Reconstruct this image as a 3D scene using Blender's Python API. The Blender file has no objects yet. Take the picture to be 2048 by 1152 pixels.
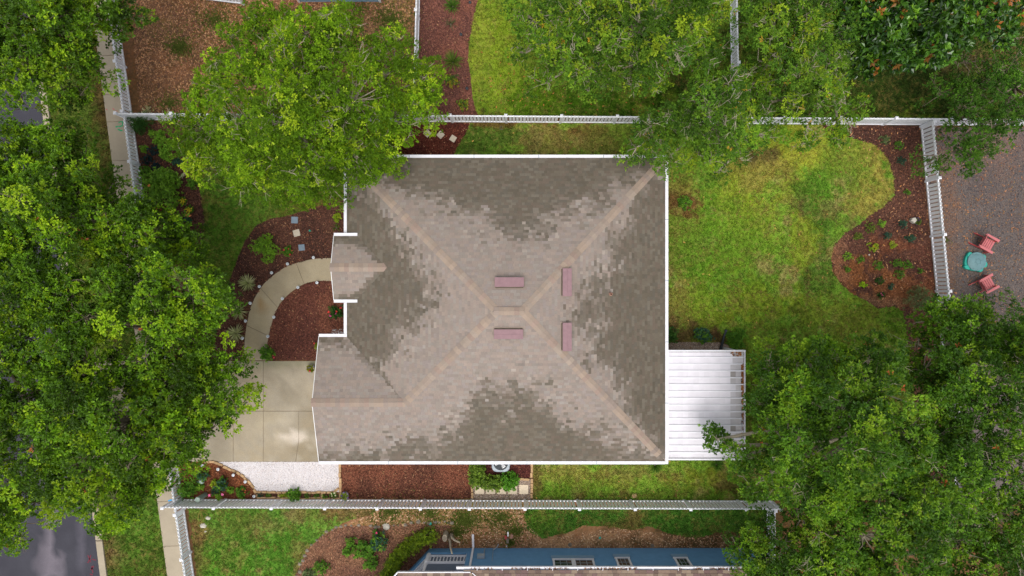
import bpy, math, random
import numpy as np
from mathutils import Vector
from mathutils.geometry import delaunay_2d_cdt

random.seed(7)
rng = np.random.default_rng(11)
SC = bpy.context.scene
R = math.radians

# ------------------------------------------------------------------ camera
H = 32.0
F = 2048 / 1.5
CX, CY = 1038.0, 580.0
cam_d = bpy.data.cameras.new('camera')
cam_d.sensor_width = 36.0
cam_d.lens = 24.0
cam_d.shift_x = (1024 - CX) / 2048
cam_d.shift_y = (CY - 576) / 2048
cam_d.clip_end = 2000
cam = bpy.data.objects.new('camera', cam_d)
cam.location = (0, 0, H)
SC.collection.objects.link(cam)
SC.camera = cam

# ------------------------------------------------------------------ light
SUN_EL, SUN_AZ = R(73), R(186)          # azimuth measured from +Y towards +X
world = bpy.data.worlds.new('World')
SC.world = world
world.use_nodes = True
wn = world.node_tree
for n in list(wn.nodes):
    wn.nodes.remove(n)
sky = wn.nodes.new('ShaderNodeTexSky')
sky.sky_type = 'NISHITA'
sky.sun_disc = False
sky.sun_elevation = SUN_EL
sky.sun_rotation = SUN_AZ
sky.air_density = 1.0
sky.dust_density = 4.0
sky.ozone_density = 1.0
hs = wn.nodes.new('ShaderNodeHueSaturation')
hs.inputs['Saturation'].default_value = 0.30
bg = wn.nodes.new('ShaderNodeBackground')
bg.inputs['Strength'].default_value = 0.148
wo = wn.nodes.new('ShaderNodeOutputWorld')
wn.links.new(sky.outputs[0], hs.inputs['Color'])
wn.links.new(hs.outputs[0], bg.inputs['Color'])
wn.links.new(bg.outputs[0], wo.inputs['Surface'])

sun_d = bpy.data.lights.new('sun', 'SUN')
sun_d.energy = 1.05
sun_d.angle = R(38)
sun_d.color = (1.0, 0.97, 0.92)
sun = bpy.data.objects.new('sun', sun_d)
dv = Vector((math.sin(SUN_AZ) * math.cos(SUN_EL), math.cos(SUN_AZ) * math.cos(SUN_EL), math.sin(SUN_EL)))
sun.rotation_euler = dv.to_track_quat('Z', 'Y').to_euler()
sun.location = (0, 0, 60)
SC.collection.objects.link(sun)

SC.view_settings.view_transform = 'Standard'
SC.view_settings.look = 'None'
SC.view_settings.exposure = 0.42
SC.view_settings.gamma = 1.0
SC.view_settings.use_curve_mapping = False
SC.cycles.max_bounces = 6
SC.cycles.diffuse_bounces = 3
SC.cycles.transmission_bounces = 3

# ------------------------------------------------------------------ helpers
def P(px, py, z=0.0):
    s = (H - z) / F
    return ((px - CX) * s, (CY - py) * s, z)

def PX(x, y, z=0.0):
    s = (H - z) / F
    return x / s + CX, CY - y / s

def S(rgb):
    a = np.asarray(rgb, float) / 255.0
    return np.where(a <= 0.04045, a / 12.92, ((a + 0.055) / 1.055) ** 2.4)

def T4(rgb):
    c = S(rgb)
    return (float(c[0]), float(c[1]), float(c[2]), 1.0)

ORI = {}

def tag(o, label=None, cat=None, group=None, kind=None):
    if label: o['label'] = label
    if cat: o['category'] = cat
    if group: o['group'] = group
    if kind: o['kind'] = kind
    return o

def thing(name, label, cat, loc=(0, 0, 0), group=None, kind=None):
    o = bpy.data.objects.new(name, None)
    SC.collection.objects.link(o)
    o.location = loc
    o.empty_display_size = 0.2
    ORI[o] = Vector(loc)
    return tag(o, label, cat, group, kind)

def link(name, me, parent=None, loc=None, rz=0.0):
    o = bpy.data.objects.new(name, me)
    SC.collection.objects.link(o)
    if parent is not None:
        o.parent = parent
    if loc is not None:
        o.location = loc
    if rz:
        o.rotation_euler = (0, 0, rz)
    ORI[o] = ORI.get(parent, Vector((0, 0, 0))).copy()
    return o

def raw_mesh(name, V, faces, mat, cols=None, domain='FACE', smooth=False):
    """V (n,3); faces: (m,k) int array or list of arrays/lists."""
    me = bpy.data.meshes.new(name)
    V = np.asarray(V, np.float32)
    if isinstance(faces, np.ndarray):
        m, k = faces.shape
        me.vertices.add(len(V))
        me.vertices.foreach_set('co', V.ravel())
        me.loops.add(m * k)
        me.loops.foreach_set('vertex_index', faces.astype(np.int32).ravel())
        me.polygons.add(m)
        me.polygons.foreach_set('loop_start', np.arange(0, m * k, k, dtype=np.int32))
        me.polygons.foreach_set('loop_total', np.full(m, k, np.int32))
        me.update(calc_edges=True)
    else:
        me.from_pydata([tuple(v) for v in V.tolist()], [], [tuple(f) for f in faces])
        me.update()
    if cols is not None:
        cols = np.asarray(cols, np.float32)
        if cols.shape[1] == 3:
            cols = np.hstack([cols, np.ones((len(cols), 1), np.float32)])
        at = me.attributes.new('Col', 'FLOAT_COLOR', domain)
        at.data.foreach_set('color', cols.ravel())
    if mat is not None:
        me.materials.append(mat)
    me.polygons.foreach_set('use_smooth', np.full(len(me.polygons), bool(smooth)))
    return me

class MB:
    def __init__(self):
        self.v, self.f, self.c = [], [], []
        self.hascol = False

    def add(self, vs, fs, col=None):
        b = len(self.v)
        self.v.extend([tuple(map(float, p)) for p in vs])
        for f in fs:
            self.f.append([i + b for i in f])
            self.c.append(tuple(col) + (1.0,) if col is not None else (1, 1, 1, 1))
        if col is not None:
            self.hascol = True
        return self

    def box(self, c, s, rz=0.0, col=None, taper=1.0):
        hx, hy, hz = s[0] / 2, s[1] / 2, s[2] / 2
        ca, sa = math.cos(rz), math.sin(rz)
        vs = []
        for z, k in ((-hz, 1.0), (hz, taper)):
            for x, y in ((-hx, -hy), (hx, -hy), (hx, hy), (-hx, hy)):
                x *= k; y *= k
                vs.append((c[0] + x * ca - y * sa, c[1] + x * sa + y * ca, c[2] + z))
        self.add(vs, [(3, 2, 1, 0), (4, 5, 6, 7), (0, 1, 5, 4), (1, 2, 6, 5), (2, 3, 7, 6), (3, 0, 4, 7)], col)
        return self

    def bar(self, a, b, w, h, col=None, up=(0, 0, 1)):
        a, b = Vector(a), Vector(b)
        d = (b - a).normalized()
        u = Vector(up)
        if abs(d.dot(u)) > 0.99:
            u = Vector((1, 0, 0))
        s = d.cross(u).normalized()
        u = s.cross(d).normalized()
        vs = []
        for p in (a, b):
            for x, y in ((-1, -1), (1, -1), (1, 1), (-1, 1)):
                vs.append(p + s * (x * w / 2) + u * (y * h / 2))
        self.add(vs, [(3, 2, 1, 0), (4, 5, 6, 7), (0, 1, 5, 4), (1, 2, 6, 5), (2, 3, 7, 6), (3, 0, 4, 7)], col)
        return self

    def tube(self, pts, rads, n=8, col=None, cap=True):
        pts = [Vector(p) for p in pts]
        vs, fs = [], []
        prev = None
        for i, p in enumerate(pts):
            d = (pts[min(i + 1, len(pts) - 1)] - pts[max(i - 1, 0)]).normalized()
            ref = Vector((0, 0, 1)) if abs(d.z) < 0.9 else Vector((1, 0, 0))
            if prev is not None:
                s = (prev - d * prev.dot(d)).normalized()
            else:
                s = d.cross(ref).normalized()
            prev = s
            t = d.cross(s)
            for k in range(n):
                a = 2 * math.pi * k / n
                vs.append(p + (s * math.cos(a) + t * math.sin(a)) * rads[i])
        for i in range(len(pts) - 1):
            for k in range(n):
                k2 = (k + 1) % n
                fs.append((i * n + k, i * n + k2, (i + 1) * n + k2, (i + 1) * n + k))
        if cap:
            fs.append(tuple(range(n))[::-1])
            fs.append(tuple((len(pts) - 1) * n + k for k in range(n)))
        self.add(vs, fs, col)
        return self

    def lathe(self, c, prof, n=20, col=None, sx=1.0, sy=1.0):
        """prof: list of (r,z)"""
        vs, fs = [], []
        for r, z in prof:
            for k in range(n):
                a = 2 * math.pi * k / n
                vs.append((c[0] + r * sx * math.cos(a), c[1] + r * sy * math.sin(a), c[2] + z))
        for i in range(len(prof) - 1):
            for k in range(n):
                k2 = (k + 1) % n
                fs.append((i * n + k, i * n + k2, (i + 1) * n + k2, (i + 1) * n + k))
        fs.append(tuple(range(n))[::-1])
        fs.append(tuple((len(prof) - 1) * n + k for k in range(n)))
        self.add(vs, fs, col)
        return self

    def prism(self, poly, z0, z1, col=None, inset=0.0):
        """poly list of (x,y) ccw"""
        n = len(poly)
        cx = sum(p[0] for p in poly) / n; cy = sum(p[1] for p in poly) / n
        vs = [(x, y, z0) for x, y in poly]
        if inset:
            vs += [(x, y, z1 - inset) for x, y in poly]
            top = []
            for x, y in poly:
                d = math.hypot(x - cx, y - cy) + 1e-6
                top.append((x - (x - cx) / d * inset, y - (y - cy) / d * inset, z1))
            vs += top
            fs = [tuple(range(2 * n, 3 * n))]
            for L in (0, 1):
                for k in range(n):
                    k2 = (k + 1) % n
                    fs.append((L * n + k, L * n + k2, (L + 1) * n + k2, (L + 1) * n + k))
        else:
            vs += [(x, y, z1) for x, y in poly]
            fs = [tuple(range(n, 2 * n))]
            for k in range(n):
                k2 = (k + 1) % n
                fs.append((k, k2, n + k2, n + k))
        self.add(vs, fs, col)
        return self

    def mesh(self, name, mat, off=(0, 0, 0), smooth=False):
        V = np.asarray(self.v, float) - np.asarray(off, float)
        return raw_mesh(name, V, self.f, mat, np.asarray(self.c) if self.hascol else None, 'FACE', smooth)

    def build(self, name, mat, parent=None, smooth=False, loc=None):
        off = ORI.get(parent, Vector((0, 0, 0)))
        if parent is None and loc is not None:
            me = self.mesh(name, mat, loc, smooth)
            o = link(name, me, None, loc)
            ORI[o] = Vector(loc)
            return o
        return link(name, self.mesh(name, mat, off, smooth), parent)

def ccw(poly):
    a = 0
    for i in range(len(poly)):
        x0, y0 = poly[i][:2]; x1, y1 = poly[(i + 1) % len(poly)][:2]
        a += x0 * y1 - x1 * y0
    return poly if a > 0 else poly[::-1]

def inside(poly, X, Y):
    poly = np.asarray(poly, float)[:, :2]
    res = np.zeros(X.shape, bool)
    j = len(poly) - 1
    for i in range(len(poly)):
        xi, yi = poly[i]; xj, yj = poly[j]
        c = ((yi > Y) != (yj > Y)) & (X < (xj - xi) * (Y - yi) / (yj - yi + 1e-12) + xi)
        res ^= c
        j = i
    return res

# value noise -------------------------------------------------------------
_tab = np.random.default_rng(5).random((256, 256))
def vnoise(X, Y, scale, seed=0):
    x = np.asarray(X) * scale + seed * 17.31; y = np.asarray(Y) * scale + seed * 9.77
    xi = np.floor(x).astype(int); yi = np.floor(y).astype(int)
    fx = x - xi; fy = y - yi
    fx = fx * fx * (3 - 2 * fx); fy = fy * fy * (3 - 2 * fy)
    g = lambda a, b: _tab[(a + seed * 7) & 255, (b + seed * 13) & 255]
    return (g(xi, yi) * (1 - fx) + g(xi + 1, yi) * fx) * (1 - fy) + (g(xi, yi + 1) * (1 - fx) + g(xi + 1, yi + 1) * fx) * fy

def fbm(X, Y, scale, seed=0, oct=4):
    v = 0; a = 0.5; t = 0
    for o in range(oct):
        v = v + a * vnoise(X, Y, scale * 2 ** o, seed + o); t += a; a *= 0.55
    return v / t

# ------------------------------------------------------------------ materials
def material(name, color=(0.5, 0.5, 0.5, 1), rough=0.7, attr=False, noise=None, noise2=None, bump=None,
             trans=0.0, spec=0.5, metallic=0.0, objrand=0.0, wave=None):
    m = bpy.data.materials.new(name)
    m.use_nodes = True
    nt = m.node_tree
    b = nt.nodes['Principled BSDF']
    b.inputs['Roughness'].default_value = rough
    b.inputs['Metallic'].default_value = metallic
    b.inputs['Specular IOR Level'].default_value = spec
    if attr:
        a = nt.nodes.new('ShaderNodeAttribute'); a.attribute_name = 'Col'
        src = a.outputs['Color']
    else:
        a = nt.nodes.new('ShaderNodeRGB'); a.outputs[0].default_value = color
        src = a.outputs[0]
    geo = nt.nodes.new('ShaderNodeNewGeometry')
    pos = geo.outputs['Position']
    def mul(src, fac_socket, lo, hi):
        mr = nt.nodes.new('ShaderNodeMapRange')
        mr.inputs['From Min'].default_value = 0.25; mr.inputs['From Max'].default_value = 0.75
        mr.inputs['To Min'].default_value = lo; mr.inputs['To Max'].default_value = hi
        mr.clamp = True
        nt.links.new(fac_socket, mr.inputs['Value'])
        mx = nt.nodes.new('ShaderNodeVectorMath'); mx.operation = 'SCALE'
        nt.links.new(src, mx.inputs[0]); nt.links.new(mr.outputs[0], mx.inputs['Scale'])
        return mx.outputs[0]
    for nz in (noise, noise2):
        if nz:
            t = nt.nodes.new('ShaderNodeTexNoise')
            t.inputs['Scale'].default_value = nz[0]; t.inputs['Detail'].default_value = nz[3] if len(nz) > 3 else 3
            t.inputs['Roughness'].default_value = 0.6
            nt.links.new(pos, t.inputs['Vector'])
            src = mul(src, t.outputs['Fac'], nz[1], nz[2])
            if len(nz) > 4:     # hue wander towards a second colour
                t2 = nt.nodes.new('ShaderNodeTexNoise')
                t2.inputs['Scale'].default_value = nz[0] * 0.8; t2.inputs['Detail'].default_value = 4
                ad = nt.nodes.new('ShaderNodeVectorMath'); ad.operation = 'ADD'; ad.inputs[1].default_value = (31, 17, 5)
                nt.links.new(pos, ad.inputs[0]); nt.links.new(ad.outputs[0], t2.inputs['Vector'])
                mr = nt.nodes.new('ShaderNodeMapRange')
                mr.inputs['From Min'].default_value = 0.5; mr.inputs['From Max'].default_value = 0.72
                mr.inputs['To Min'].default_value = 0; mr.inputs['To Max'].default_value = nz[5]
                nt.links.new(t2.outputs['Fac'], mr.inputs['Value'])
                mx = nt.nodes.new('ShaderNodeMix'); mx.data_type = 'RGBA'
                nt.links.new(mr.outputs[0], mx.inputs['Factor'])
                nt.links.new(src, mx.inputs['A']); mx.inputs['B'].default_value = nz[4]
                src = mx.outputs['Result']
    if objrand:
        oi = nt.nodes.new('ShaderNodeObjectInfo')
        mr = nt.nodes.new('ShaderNodeMapRange')
        mr.inputs['To Min'].default_value = 1 - objrand; mr.inputs['To Max'].default_value = 1 + objrand
        nt.links.new(oi.outputs['Random'], mr.inputs['Value'])
        mx = nt.nodes.new('ShaderNodeVectorMath'); mx.operation = 'SCALE'
        nt.links.new(src, mx.inputs[0]); nt.links.new(mr.outputs[0], mx.inputs['Scale'])
        src = mx.outputs[0]
    nt.links.new(src, b.inputs['Base Color'])
    if bump:
        t = nt.nodes.new('ShaderNodeTexNoise'); t.inputs['Scale'].default_value = bump[0]; t.inputs['Detail'].default_value = 4
        nt.links.new(pos, t.inputs['Vector'])
        bp = nt.nodes.new('ShaderNodeBump'); bp.inputs['Strength'].default_value = bump[1]; bp.inputs['Distance'].default_value = bump[2]
        nt.links.new(t.outputs['Fac'], bp.inputs['Height'])
        nt.links.new(bp.outputs['Normal'], b.inputs['Normal'])
    if trans > 0:
        tr = nt.nodes.new('ShaderNodeBsdfTranslucent')
        nt.links.new(src, tr.inputs['Color'])
        mix = nt.nodes.new('ShaderNodeMixShader'); mix.inputs[0].default_value = trans
        nt.links.new(b.outputs[0], mix.inputs[1]); nt.links.new(tr.outputs[0], mix.inputs[2])
        nt.links.new(mix.outputs[0], nt.nodes['Material Output'].inputs['Surface'])
    return m

M = {}
M['ground'] = material('soil', rough=0.95, attr=True, noise=(9, 0.62, 1.35, 5, T4((150, 95, 55)), 0.5), noise2=(45, 0.7, 1.3, 3), bump=(30, 0.6, 0.03), spec=0.1)
M['lawn'] = material('turf', rough=0.9, attr=True, noise=(5.0, 0.76, 1.24, 8, T4((138, 120, 68)), 0.6), noise2=(26, 0.74, 1.28, 3), bump=(45, 0.8, 0.03), spec=0.1)
M['mulch'] = material('mulch', rough=0.9, attr=True, noise=(22, 0.55, 1.4, 4, T4((150, 95, 70)), 0.55), noise2=(60, 0.6, 1.4, 2), bump=(35, 0.8, 0.03), spec=0.15)
M['asphalt'] = material('asphalt', rough=0.75, attr=True, noise=(70, 0.8, 1.2, 2), noise2=(3, 0.93, 1.07, 4), bump=(90, 0.4, 0.01), spec=0.3)
M['concrete'] = material('concrete', color=T4((164, 152, 132)), rough=0.9, noise=(1.2, 0.88, 1.1, 6), noise2=(60, 0.85, 1.15, 2), objrand=0.07, spec=0.2)
M['drive'] = material('aggregate_concrete', rough=0.9, attr=True, noise=(50, 0.82, 1.18, 2, T4((190, 160, 110)), 0.35), noise2=(1.5, 0.9, 1.1, 6), objrand=0.05, spec=0.2)
M['joint'] = material('joint', color=T4((134, 120, 100)), rough=1.0, spec=0.1)
M['gravelbase'] = material('gravel_base', rough=0.95, attr=True, noise=(35, 0.6, 1.45, 3, T4((150, 110, 85)), 0.35), noise2=(80, 0.7, 1.35, 2), bump=(50, 0.8, 0.03), spec=0.15)
M['bits'] = material('loose_bits', rough=0.85, attr=True, spec=0.2)
M['leaf'] = material('leaf', rough=0.5, attr=True, trans=0.38, spec=0.35)
M['leafdull'] = material('leaf_dull', rough=0.7, attr=True, trans=0.4, spec=0.2)
M['leafgloss'] = material('leaf_glossy', rough=0.28, attr=True, trans=0.1, spec=0.5)
M['bark'] = material('bark', color=T4((128, 116, 100)), rough=0.95, noise=(18, 0.6, 1.3, 4), bump=(25, 0.7, 0.03), spec=0.1)
M['barkpale'] = material('pale_bark', color=T4((165, 155, 135)), rough=0.95, noise=(14, 0.7, 1.2, 4), spec=0.1)
M['blade'] = material('blades', rough=0.8, attr=True, trans=0.25, spec=0.15)
M['vinyl'] = material('white_vinyl', color=T4((240, 241, 246)), rough=0.5, noise=(4, 0.94, 1.03, 4), spec=0.3)
M['vinyl2'] = material('weathered_vinyl', color=T4((246, 247, 250)), rough=0.6, noise=(3, 0.90, 1.03, 5), objrand=0.04, spec=0.3)
M['gutter'] = material('gutter_white', color=T4((228, 227, 232)), rough=0.5, noise=(2.5, 0.84, 1.03, 6), spec=0.4)
M['shingle'] = material('shingle', rough=0.95, attr=True, noise=(25, 0.93, 1.07, 2), noise2=(2.2, 0.94, 1.06, 4), spec=0.1)
M['felt'] = material('roof_felt', color=T4((52, 47, 42)), rough=1.0, spec=0.05)
M['vent'] = material('vent_plum', color=T4((138, 108, 112)), rough=0.6, noise=(6, 0.86, 1.1, 4), spec=0.3)
M['ventdark'] = material('vent_side', color=T4((96, 84, 72)), rough=0.8)
M['flash'] = material('flashing', color=T4((140, 126, 114)), rough=0.8)
M['wall'] = material('house_wall', color=T4((205, 198, 182)), rough=0.85, noise=(5, 0.9, 1.05, 4))
M['trim'] = material('trim_white', color=T4((228, 228, 228)), rough=0.6)
M['glass'] = material('glass', color=T4((46, 54, 56)), rough=0.08, spec=0.6)
M['patio'] = material('patio_metal', color=T4((226, 222, 228)), rough=0.45, attr=True, noise=(2.2, 0.90, 1.04, 6), spec=0.35)
M['blue'] = material('blue_siding', color=T4((98, 142, 178)), rough=0.7, noise=(4, 0.9, 1.08, 4), spec=0.2)
M['blue2'] = material('pale_blue_trim', color=T4((118, 148, 172)), rough=0.7)
M['deck'] = material('grey_deck', color=T4((138, 146, 158)), rough=0.7, noise=(6, 0.92, 1.05, 3))
M['brick'] = material('edging_stone', color=T4((186, 152, 112)), rough=0.9, noise=(12, 0.75, 1.2, 3), objrand=0.18)
M['paver'] = material('paver', color=T4((222, 204, 178)), rough=0.9, noise=(9, 0.9, 1.07, 3), objrand=0.05)
M['stonegrey'] = material('bluestone', color=T4((122, 138, 152)), rough=0.85, noise=(10, 0.85, 1.1, 3))
M['stonebeige'] = material('beige_stone', color=T4((196, 184, 165)), rough=0.9, noise=(10, 0.88, 1.08, 3))
M['rock'] = material('rock', color=T4((122, 112, 98)), rough=0.95, noise=(10, 0.7, 1.25, 4), objrand=0.3, bump=(14, 0.6, 0.05))
M['whiterock'] = material('white_rock', color=T4((188, 181, 168)), rough=0.9, noise=(10, 0.8, 1.1, 4))
M['black'] = material('black_plastic', color=T4((38, 44, 50)), rough=0.5)
M['teal'] = material('teal_plastic', color=T4((32, 160, 142)), rough=0.45, noise=(5, 0.9, 1.08, 3))
M['lid'] = material('faded_teal_lid', color=T4((98, 134, 138)), rough=0.6, noise=(6, 0.86, 1.08, 5))
M['lidgroove'] = material('lid_groove', color=T4((72, 108, 112)), rough=0.6)
M['chair'] = material('faded_red_plastic', color=T4((190, 106, 108)), rough=0.6, noise=(7, 0.88, 1.06, 4))
M['chairred'] = material('red_plastic', color=T4((168, 58, 58)), rough=0.5)
M['metalgrey'] = material('grey_metal', color=T4((150, 160, 168)), rough=0.45, noise=(8, 0.92, 1.05, 3))
M['dark'] = material('dark_recess', color=T4((36, 44, 52)), rough=0.6)
M['palegreen'] = material('pale_green_plastic', color=T4((150, 168, 156)), rough=0.55)
M['globe'] = material('clear_light_top', color=T4((200, 204, 208)), rough=0.2, spec=0.6)
M['pot'] = material('lilac_pot', color=T4((170, 160, 178)), rough=0.6)
M['wood'] = material('brown_wood', color=T4((104, 62, 46)), rough=0.8, noise=(12, 0.8, 1.15, 3))
M['driftwood'] = material('driftwood', color=T4((160, 148, 128)), rough=0.9, noise=(12, 0.7, 1.15, 4))
M['pink'] = material('pink_paint', color=T4((200, 90, 100)), rough=0.9)
M['green_paint'] = material('green_paint', color=T4((30, 160, 105)), rough=0.9)
M['road_red'] = material('road_red', color=T4((104, 40, 54)), rough=0.9)
M['red_paint'] = material('red_paint', color=T4((165, 45, 58)), rough=0.9)
M['blue_paint'] = material('blue_paint', color=T4((60, 150, 205)), rough=0.9)
M['pipe'] = material('clay_pipe', color=T4((160, 118, 100)), rough=0.8)

# ------------------------------------------------------------------ ground tints
def px_of(X, Y):
    s = H / F
    return X / s + CX, CY - Y / s

def tinter(base, alt, scale, seed, blobs=(), amt=1.0, spots=None):
    """returns f(X,Y)->(n,3) linear colours. blobs: (px,py,rx,ry,color,strength)"""
    base = S(base); alt = S(alt)
    def f(X, Y, g=1.0):
        X = np.asarray(X, float); Y = np.asarray(Y, float)
        n = np.clip((fbm(X, Y, scale, seed) - 0.35) / 0.3, 0, 1)[:, None] * amt
        c = base * (1 - n) + alt * n
        x, y = px_of(X, Y)
        w = (fbm(X, Y, 1.1, seed + 3) - 0.5) * 1.9 + (fbm(X, Y, 4.5, seed + 5) - 0.5) * 2.6
        if spots:
            sc_, th_, scol, sst = spots
            q = np.clip((fbm(X, Y, sc_, seed + 11, 5) - th_) / .05, 0, 1)[:, None] * sst
            c = c * (1 - q) + S(scol) * q
        for bx, by, rx, ry, col, st in blobs:
            d = np.sqrt(((x - bx) / rx) ** 2 + ((y - by) / ry) ** 2)
            k = np.clip((1.32 - d - w) / 0.45, 0, 1)[:, None] * st
            c = c * (1 - k) + S(col) * k
        return c
    return f

def densify(poly, step, jit, seed, closed=True):
    out = []
    n = len(poly)
    r = np.random.default_rng(seed)
    for i in range(n):
        a = np.array(poly[i][:2], float); b = np.array(poly[(i + 1) % n][:2], float)
        L = np.hypot(*(b - a)); k = max(1, int(L / step))
        nrm = np.array([-(b - a)[1], (b - a)[0]]) / (L + 1e-9)
        for j in range(k):
            p = a + (b - a) * j / k
            out.append(p + nrm * (r.random() - 0.5) * 2 * jit)
    return out

def smooth_poly(pts, it=2):
    pts = [np.array(p[:2], float) for p in pts]
    for _ in range(it):
        o = []
        for i in range(len(pts)):
            a, b = pts[i], pts[(i + 1) % len(pts)]
            o += [a * 0.75 + b * 0.25, a * 0.25 + b * 0.75]
        pts = o
    return pts

def sheet(name, poly, z, tint, mat, spacing=0.3, jit=0.03, parent=None, seed=1, kind='structure', edge=None):
    b = densify(ccw([tuple(p[:2]) for p in poly]), edge or spacing * 0.6, jit, seed)
    b = np.array(b)
    x0, y0 = b.min(0); x1, y1 = b.max(0)
    gx, gy = np.meshgrid(np.arange(x0 + spacing / 2, x1, spacing), np.arange(y0 + spacing / 2, y1, spacing))
    r = np.random.default_rng(seed + 100)
    gx = gx.ravel() + (r.random(gx.size) - .5) * spacing * .5; gy = gy.ravel() + (r.random(gy.size) - .5) * spacing * .5
    ins = inside(b, gx, gy)
    pts = [Vector((float(p[0]), float(p[1]))) for p in b] + [Vector((float(x), float(y))) for x, y in zip(gx[ins], gy[ins])]
    vs, es, fs, *_ = delaunay_2d_cdt(pts, [], [list(range(len(b)))], 1, 1e-5)
    V = np.array([(v.x, v.y, z) for v in vs])
    Fc = np.array([f for f in fs if len(f) == 3], np.int32)
    # make sure faces look up
    a, c, d = V[Fc[:, 0]], V[Fc[:, 1]], V[Fc[:, 2]]
    cr = (c - a)[:, 0] * (d - a)[:, 1] - (c - a)[:, 1] * (d - a)[:, 0]
    Fc[cr < 0] = Fc[cr < 0][:, ::-1]
    me = raw_mesh(name, V, Fc, mat, tint(V[:, 0], V[:, 1]), 'POINT')
    o = link(name, me, parent)
    if kind: o['kind'] = kind
    return o, b

def PP(*pts, z=0.0):
    return [P(x, y, z)[:2] for x, y in pts]

# scatter of small quads / pyramids ------------------------------------------
def scatter_pts(poly, per_m2, r, excl=()):
    poly = np.asarray([p[:2] for p in poly], float)
    x0, y0 = poly.min(0); x1, y1 = poly.max(0)
    n = int((x1 - x0) * (y1 - y0) * per_m2)
    X = r.uniform(x0, x1, n); Y = r.uniform(y0, y1, n)
    k = inside(poly, X, Y)
    px, py = px_of(X, Y)
    k &= (px > -60) & (px < 2110) & (py > -60) & (py < 1215)
    # nothing under the house
    k &= ~((px > 705) & (px < 1312) & (py > 325) & (py < 905))
    for e in excl:
        k &= ~inside(e, X, Y)
    return X[k], Y[k]

def quads_mesh(name, X, Y, z, L, W, cols, mat, r, tilt=0.5, parent=None, kind='stuff', up=0.01):
    n = len(X)
    a = r.uniform(0, math.tau, n)
    d = np.stack([np.cos(a), np.sin(a), r.uniform(-tilt, tilt, n)], 1)
    s = np.stack([-np.sin(a), np.cos(a), r.uniform(-tilt, tilt, n)], 1)
    c = np.stack([X, Y, np.full(n, z) + r.uniform(0.2, 1, n) * up + L * 0.25 * tilt], 1)
    L = L[:, None] / 2; W = W[:, None] / 2
    V = np.stack([c - d * L - s * W, c + d * L - s * W, c + d * L + s * W, c - d * L + s * W], 1).reshape(-1, 3)
    me = raw_mesh(name, V, np.arange(4 * n).reshape(n, 4), mat, cols, 'FACE')
    o = link(name, me, parent)
    if kind: o['kind'] = kind
    return o

def stones_mesh(name, X, Y, z, Rr, cols, mat, r, kind='stuff', parent=None):
    n = len(X)
    a0 = r.uniform(0, math.tau, n)
    V = np.zeros((n, 8, 3))
    for k in range(4):
        a = a0 + k * math.pi / 2 + r.uniform(-.3, .3, n)
        rr = Rr * r.uniform(.75, 1.2, n)
        V[:, k] = np.stack([X + np.cos(a) * rr, Y + np.sin(a) * rr, np.full(n, z)], 1)
        V[:, 4 + k] = np.stack([X + np.cos(a) * rr * .72, Y + np.sin(a) * rr * .72, z + Rr * r.uniform(.6, 1.0, n)], 1)
    fs = []
    for k in range(4):
        k2 = (k + 1) % 4
        fs.append((k, k2, 4 + k2, 4 + k))
    base = np.arange(n)[:, None, None] * 8
    Q = (np.array(fs)[None] + base)
    T = np.array([(4, 5, 6), (4, 6, 7)])
    Tt = (T[None] + base)
    # all as triangles
    Qa = Q[:, :, [0, 1, 2]]; Qb = Q[:, :, [0, 2, 3]]
    Fc = np.concatenate([Qa, Qb, Tt], 1).reshape(-1, 3)
    cc = np.repeat(cols, 10, 0)
    me = raw_mesh(name, V.reshape(-1, 3), Fc, mat, cc, 'FACE')
    o = link(name, me, parent)
    if kind: o['kind'] = kind
    return o

def pick(pal, n, r, jit=0.15, w=None):
    pal = np.array([S(c) for c in pal])
    i = r.choice(len(pal), n, p=w)
    return pal[i] * (1 + r.uniform(-jit, jit, (n, 1)))

def grass_tufts(name, poly, per_m2, z, tint, r, excl=(), h=0.07, kind='stuff', label=None):
    X, Y = scatter_pts(poly, per_m2, r, excl)
    n = len(X)
    c = tint(X + r.normal(0, .07, n), Y + r.normal(0, .07, n))
    mk = np.clip((fbm(X, Y, 2.4, 88) - .50) / .14, 0, 1)[:, None] * .5 * (r.random((n, 1)) < .75)
    c = c * (1 - mk) + S((140, 122, 66)) * mk
    c = c * r.uniform(0.55, 1.55, (n, 1)) * np.array([1.0, 1.0, 1.0])
    c = c * (1 + r.uniform(-.12, .12, (n, 3)))
    V = np.zeros((n, 3, 3, 3))
    a0 = r.uniform(0, math.tau, n)
    for b in range(3):
        a = a0 + b * 2.1 + r.uniform(-.5, .5, n)
        w = r.uniform(.012, .032, n); hh = h * r.uniform(.5, 1.3, n); out = hh * r.uniform(.5, 1.3, n)
        ox = X + np.cos(a) * .015; oy = Y + np.sin(a) * .015
        V[:, b, 0] = np.stack([ox - np.sin(a) * w, oy + np.cos(a) * w, np.full(n, z)], 1)
        V[:, b, 1] = np.stack([ox + np.sin(a) * w, oy - np.cos(a) * w, np.full(n, z)], 1)
        V[:, b, 2] = np.stack([ox + np.cos(a) * out, oy + np.sin(a) * out, z + hh], 1)
    me = raw_mesh(name, V.reshape(-1, 3), np.arange(n * 9).reshape(-1, 3), M['blade'], np.repeat(c, 3, 0), 'FACE')
    o = link(name, me)
    o['kind'] = kind
    if label: o['label'] = label
    return o

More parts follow.
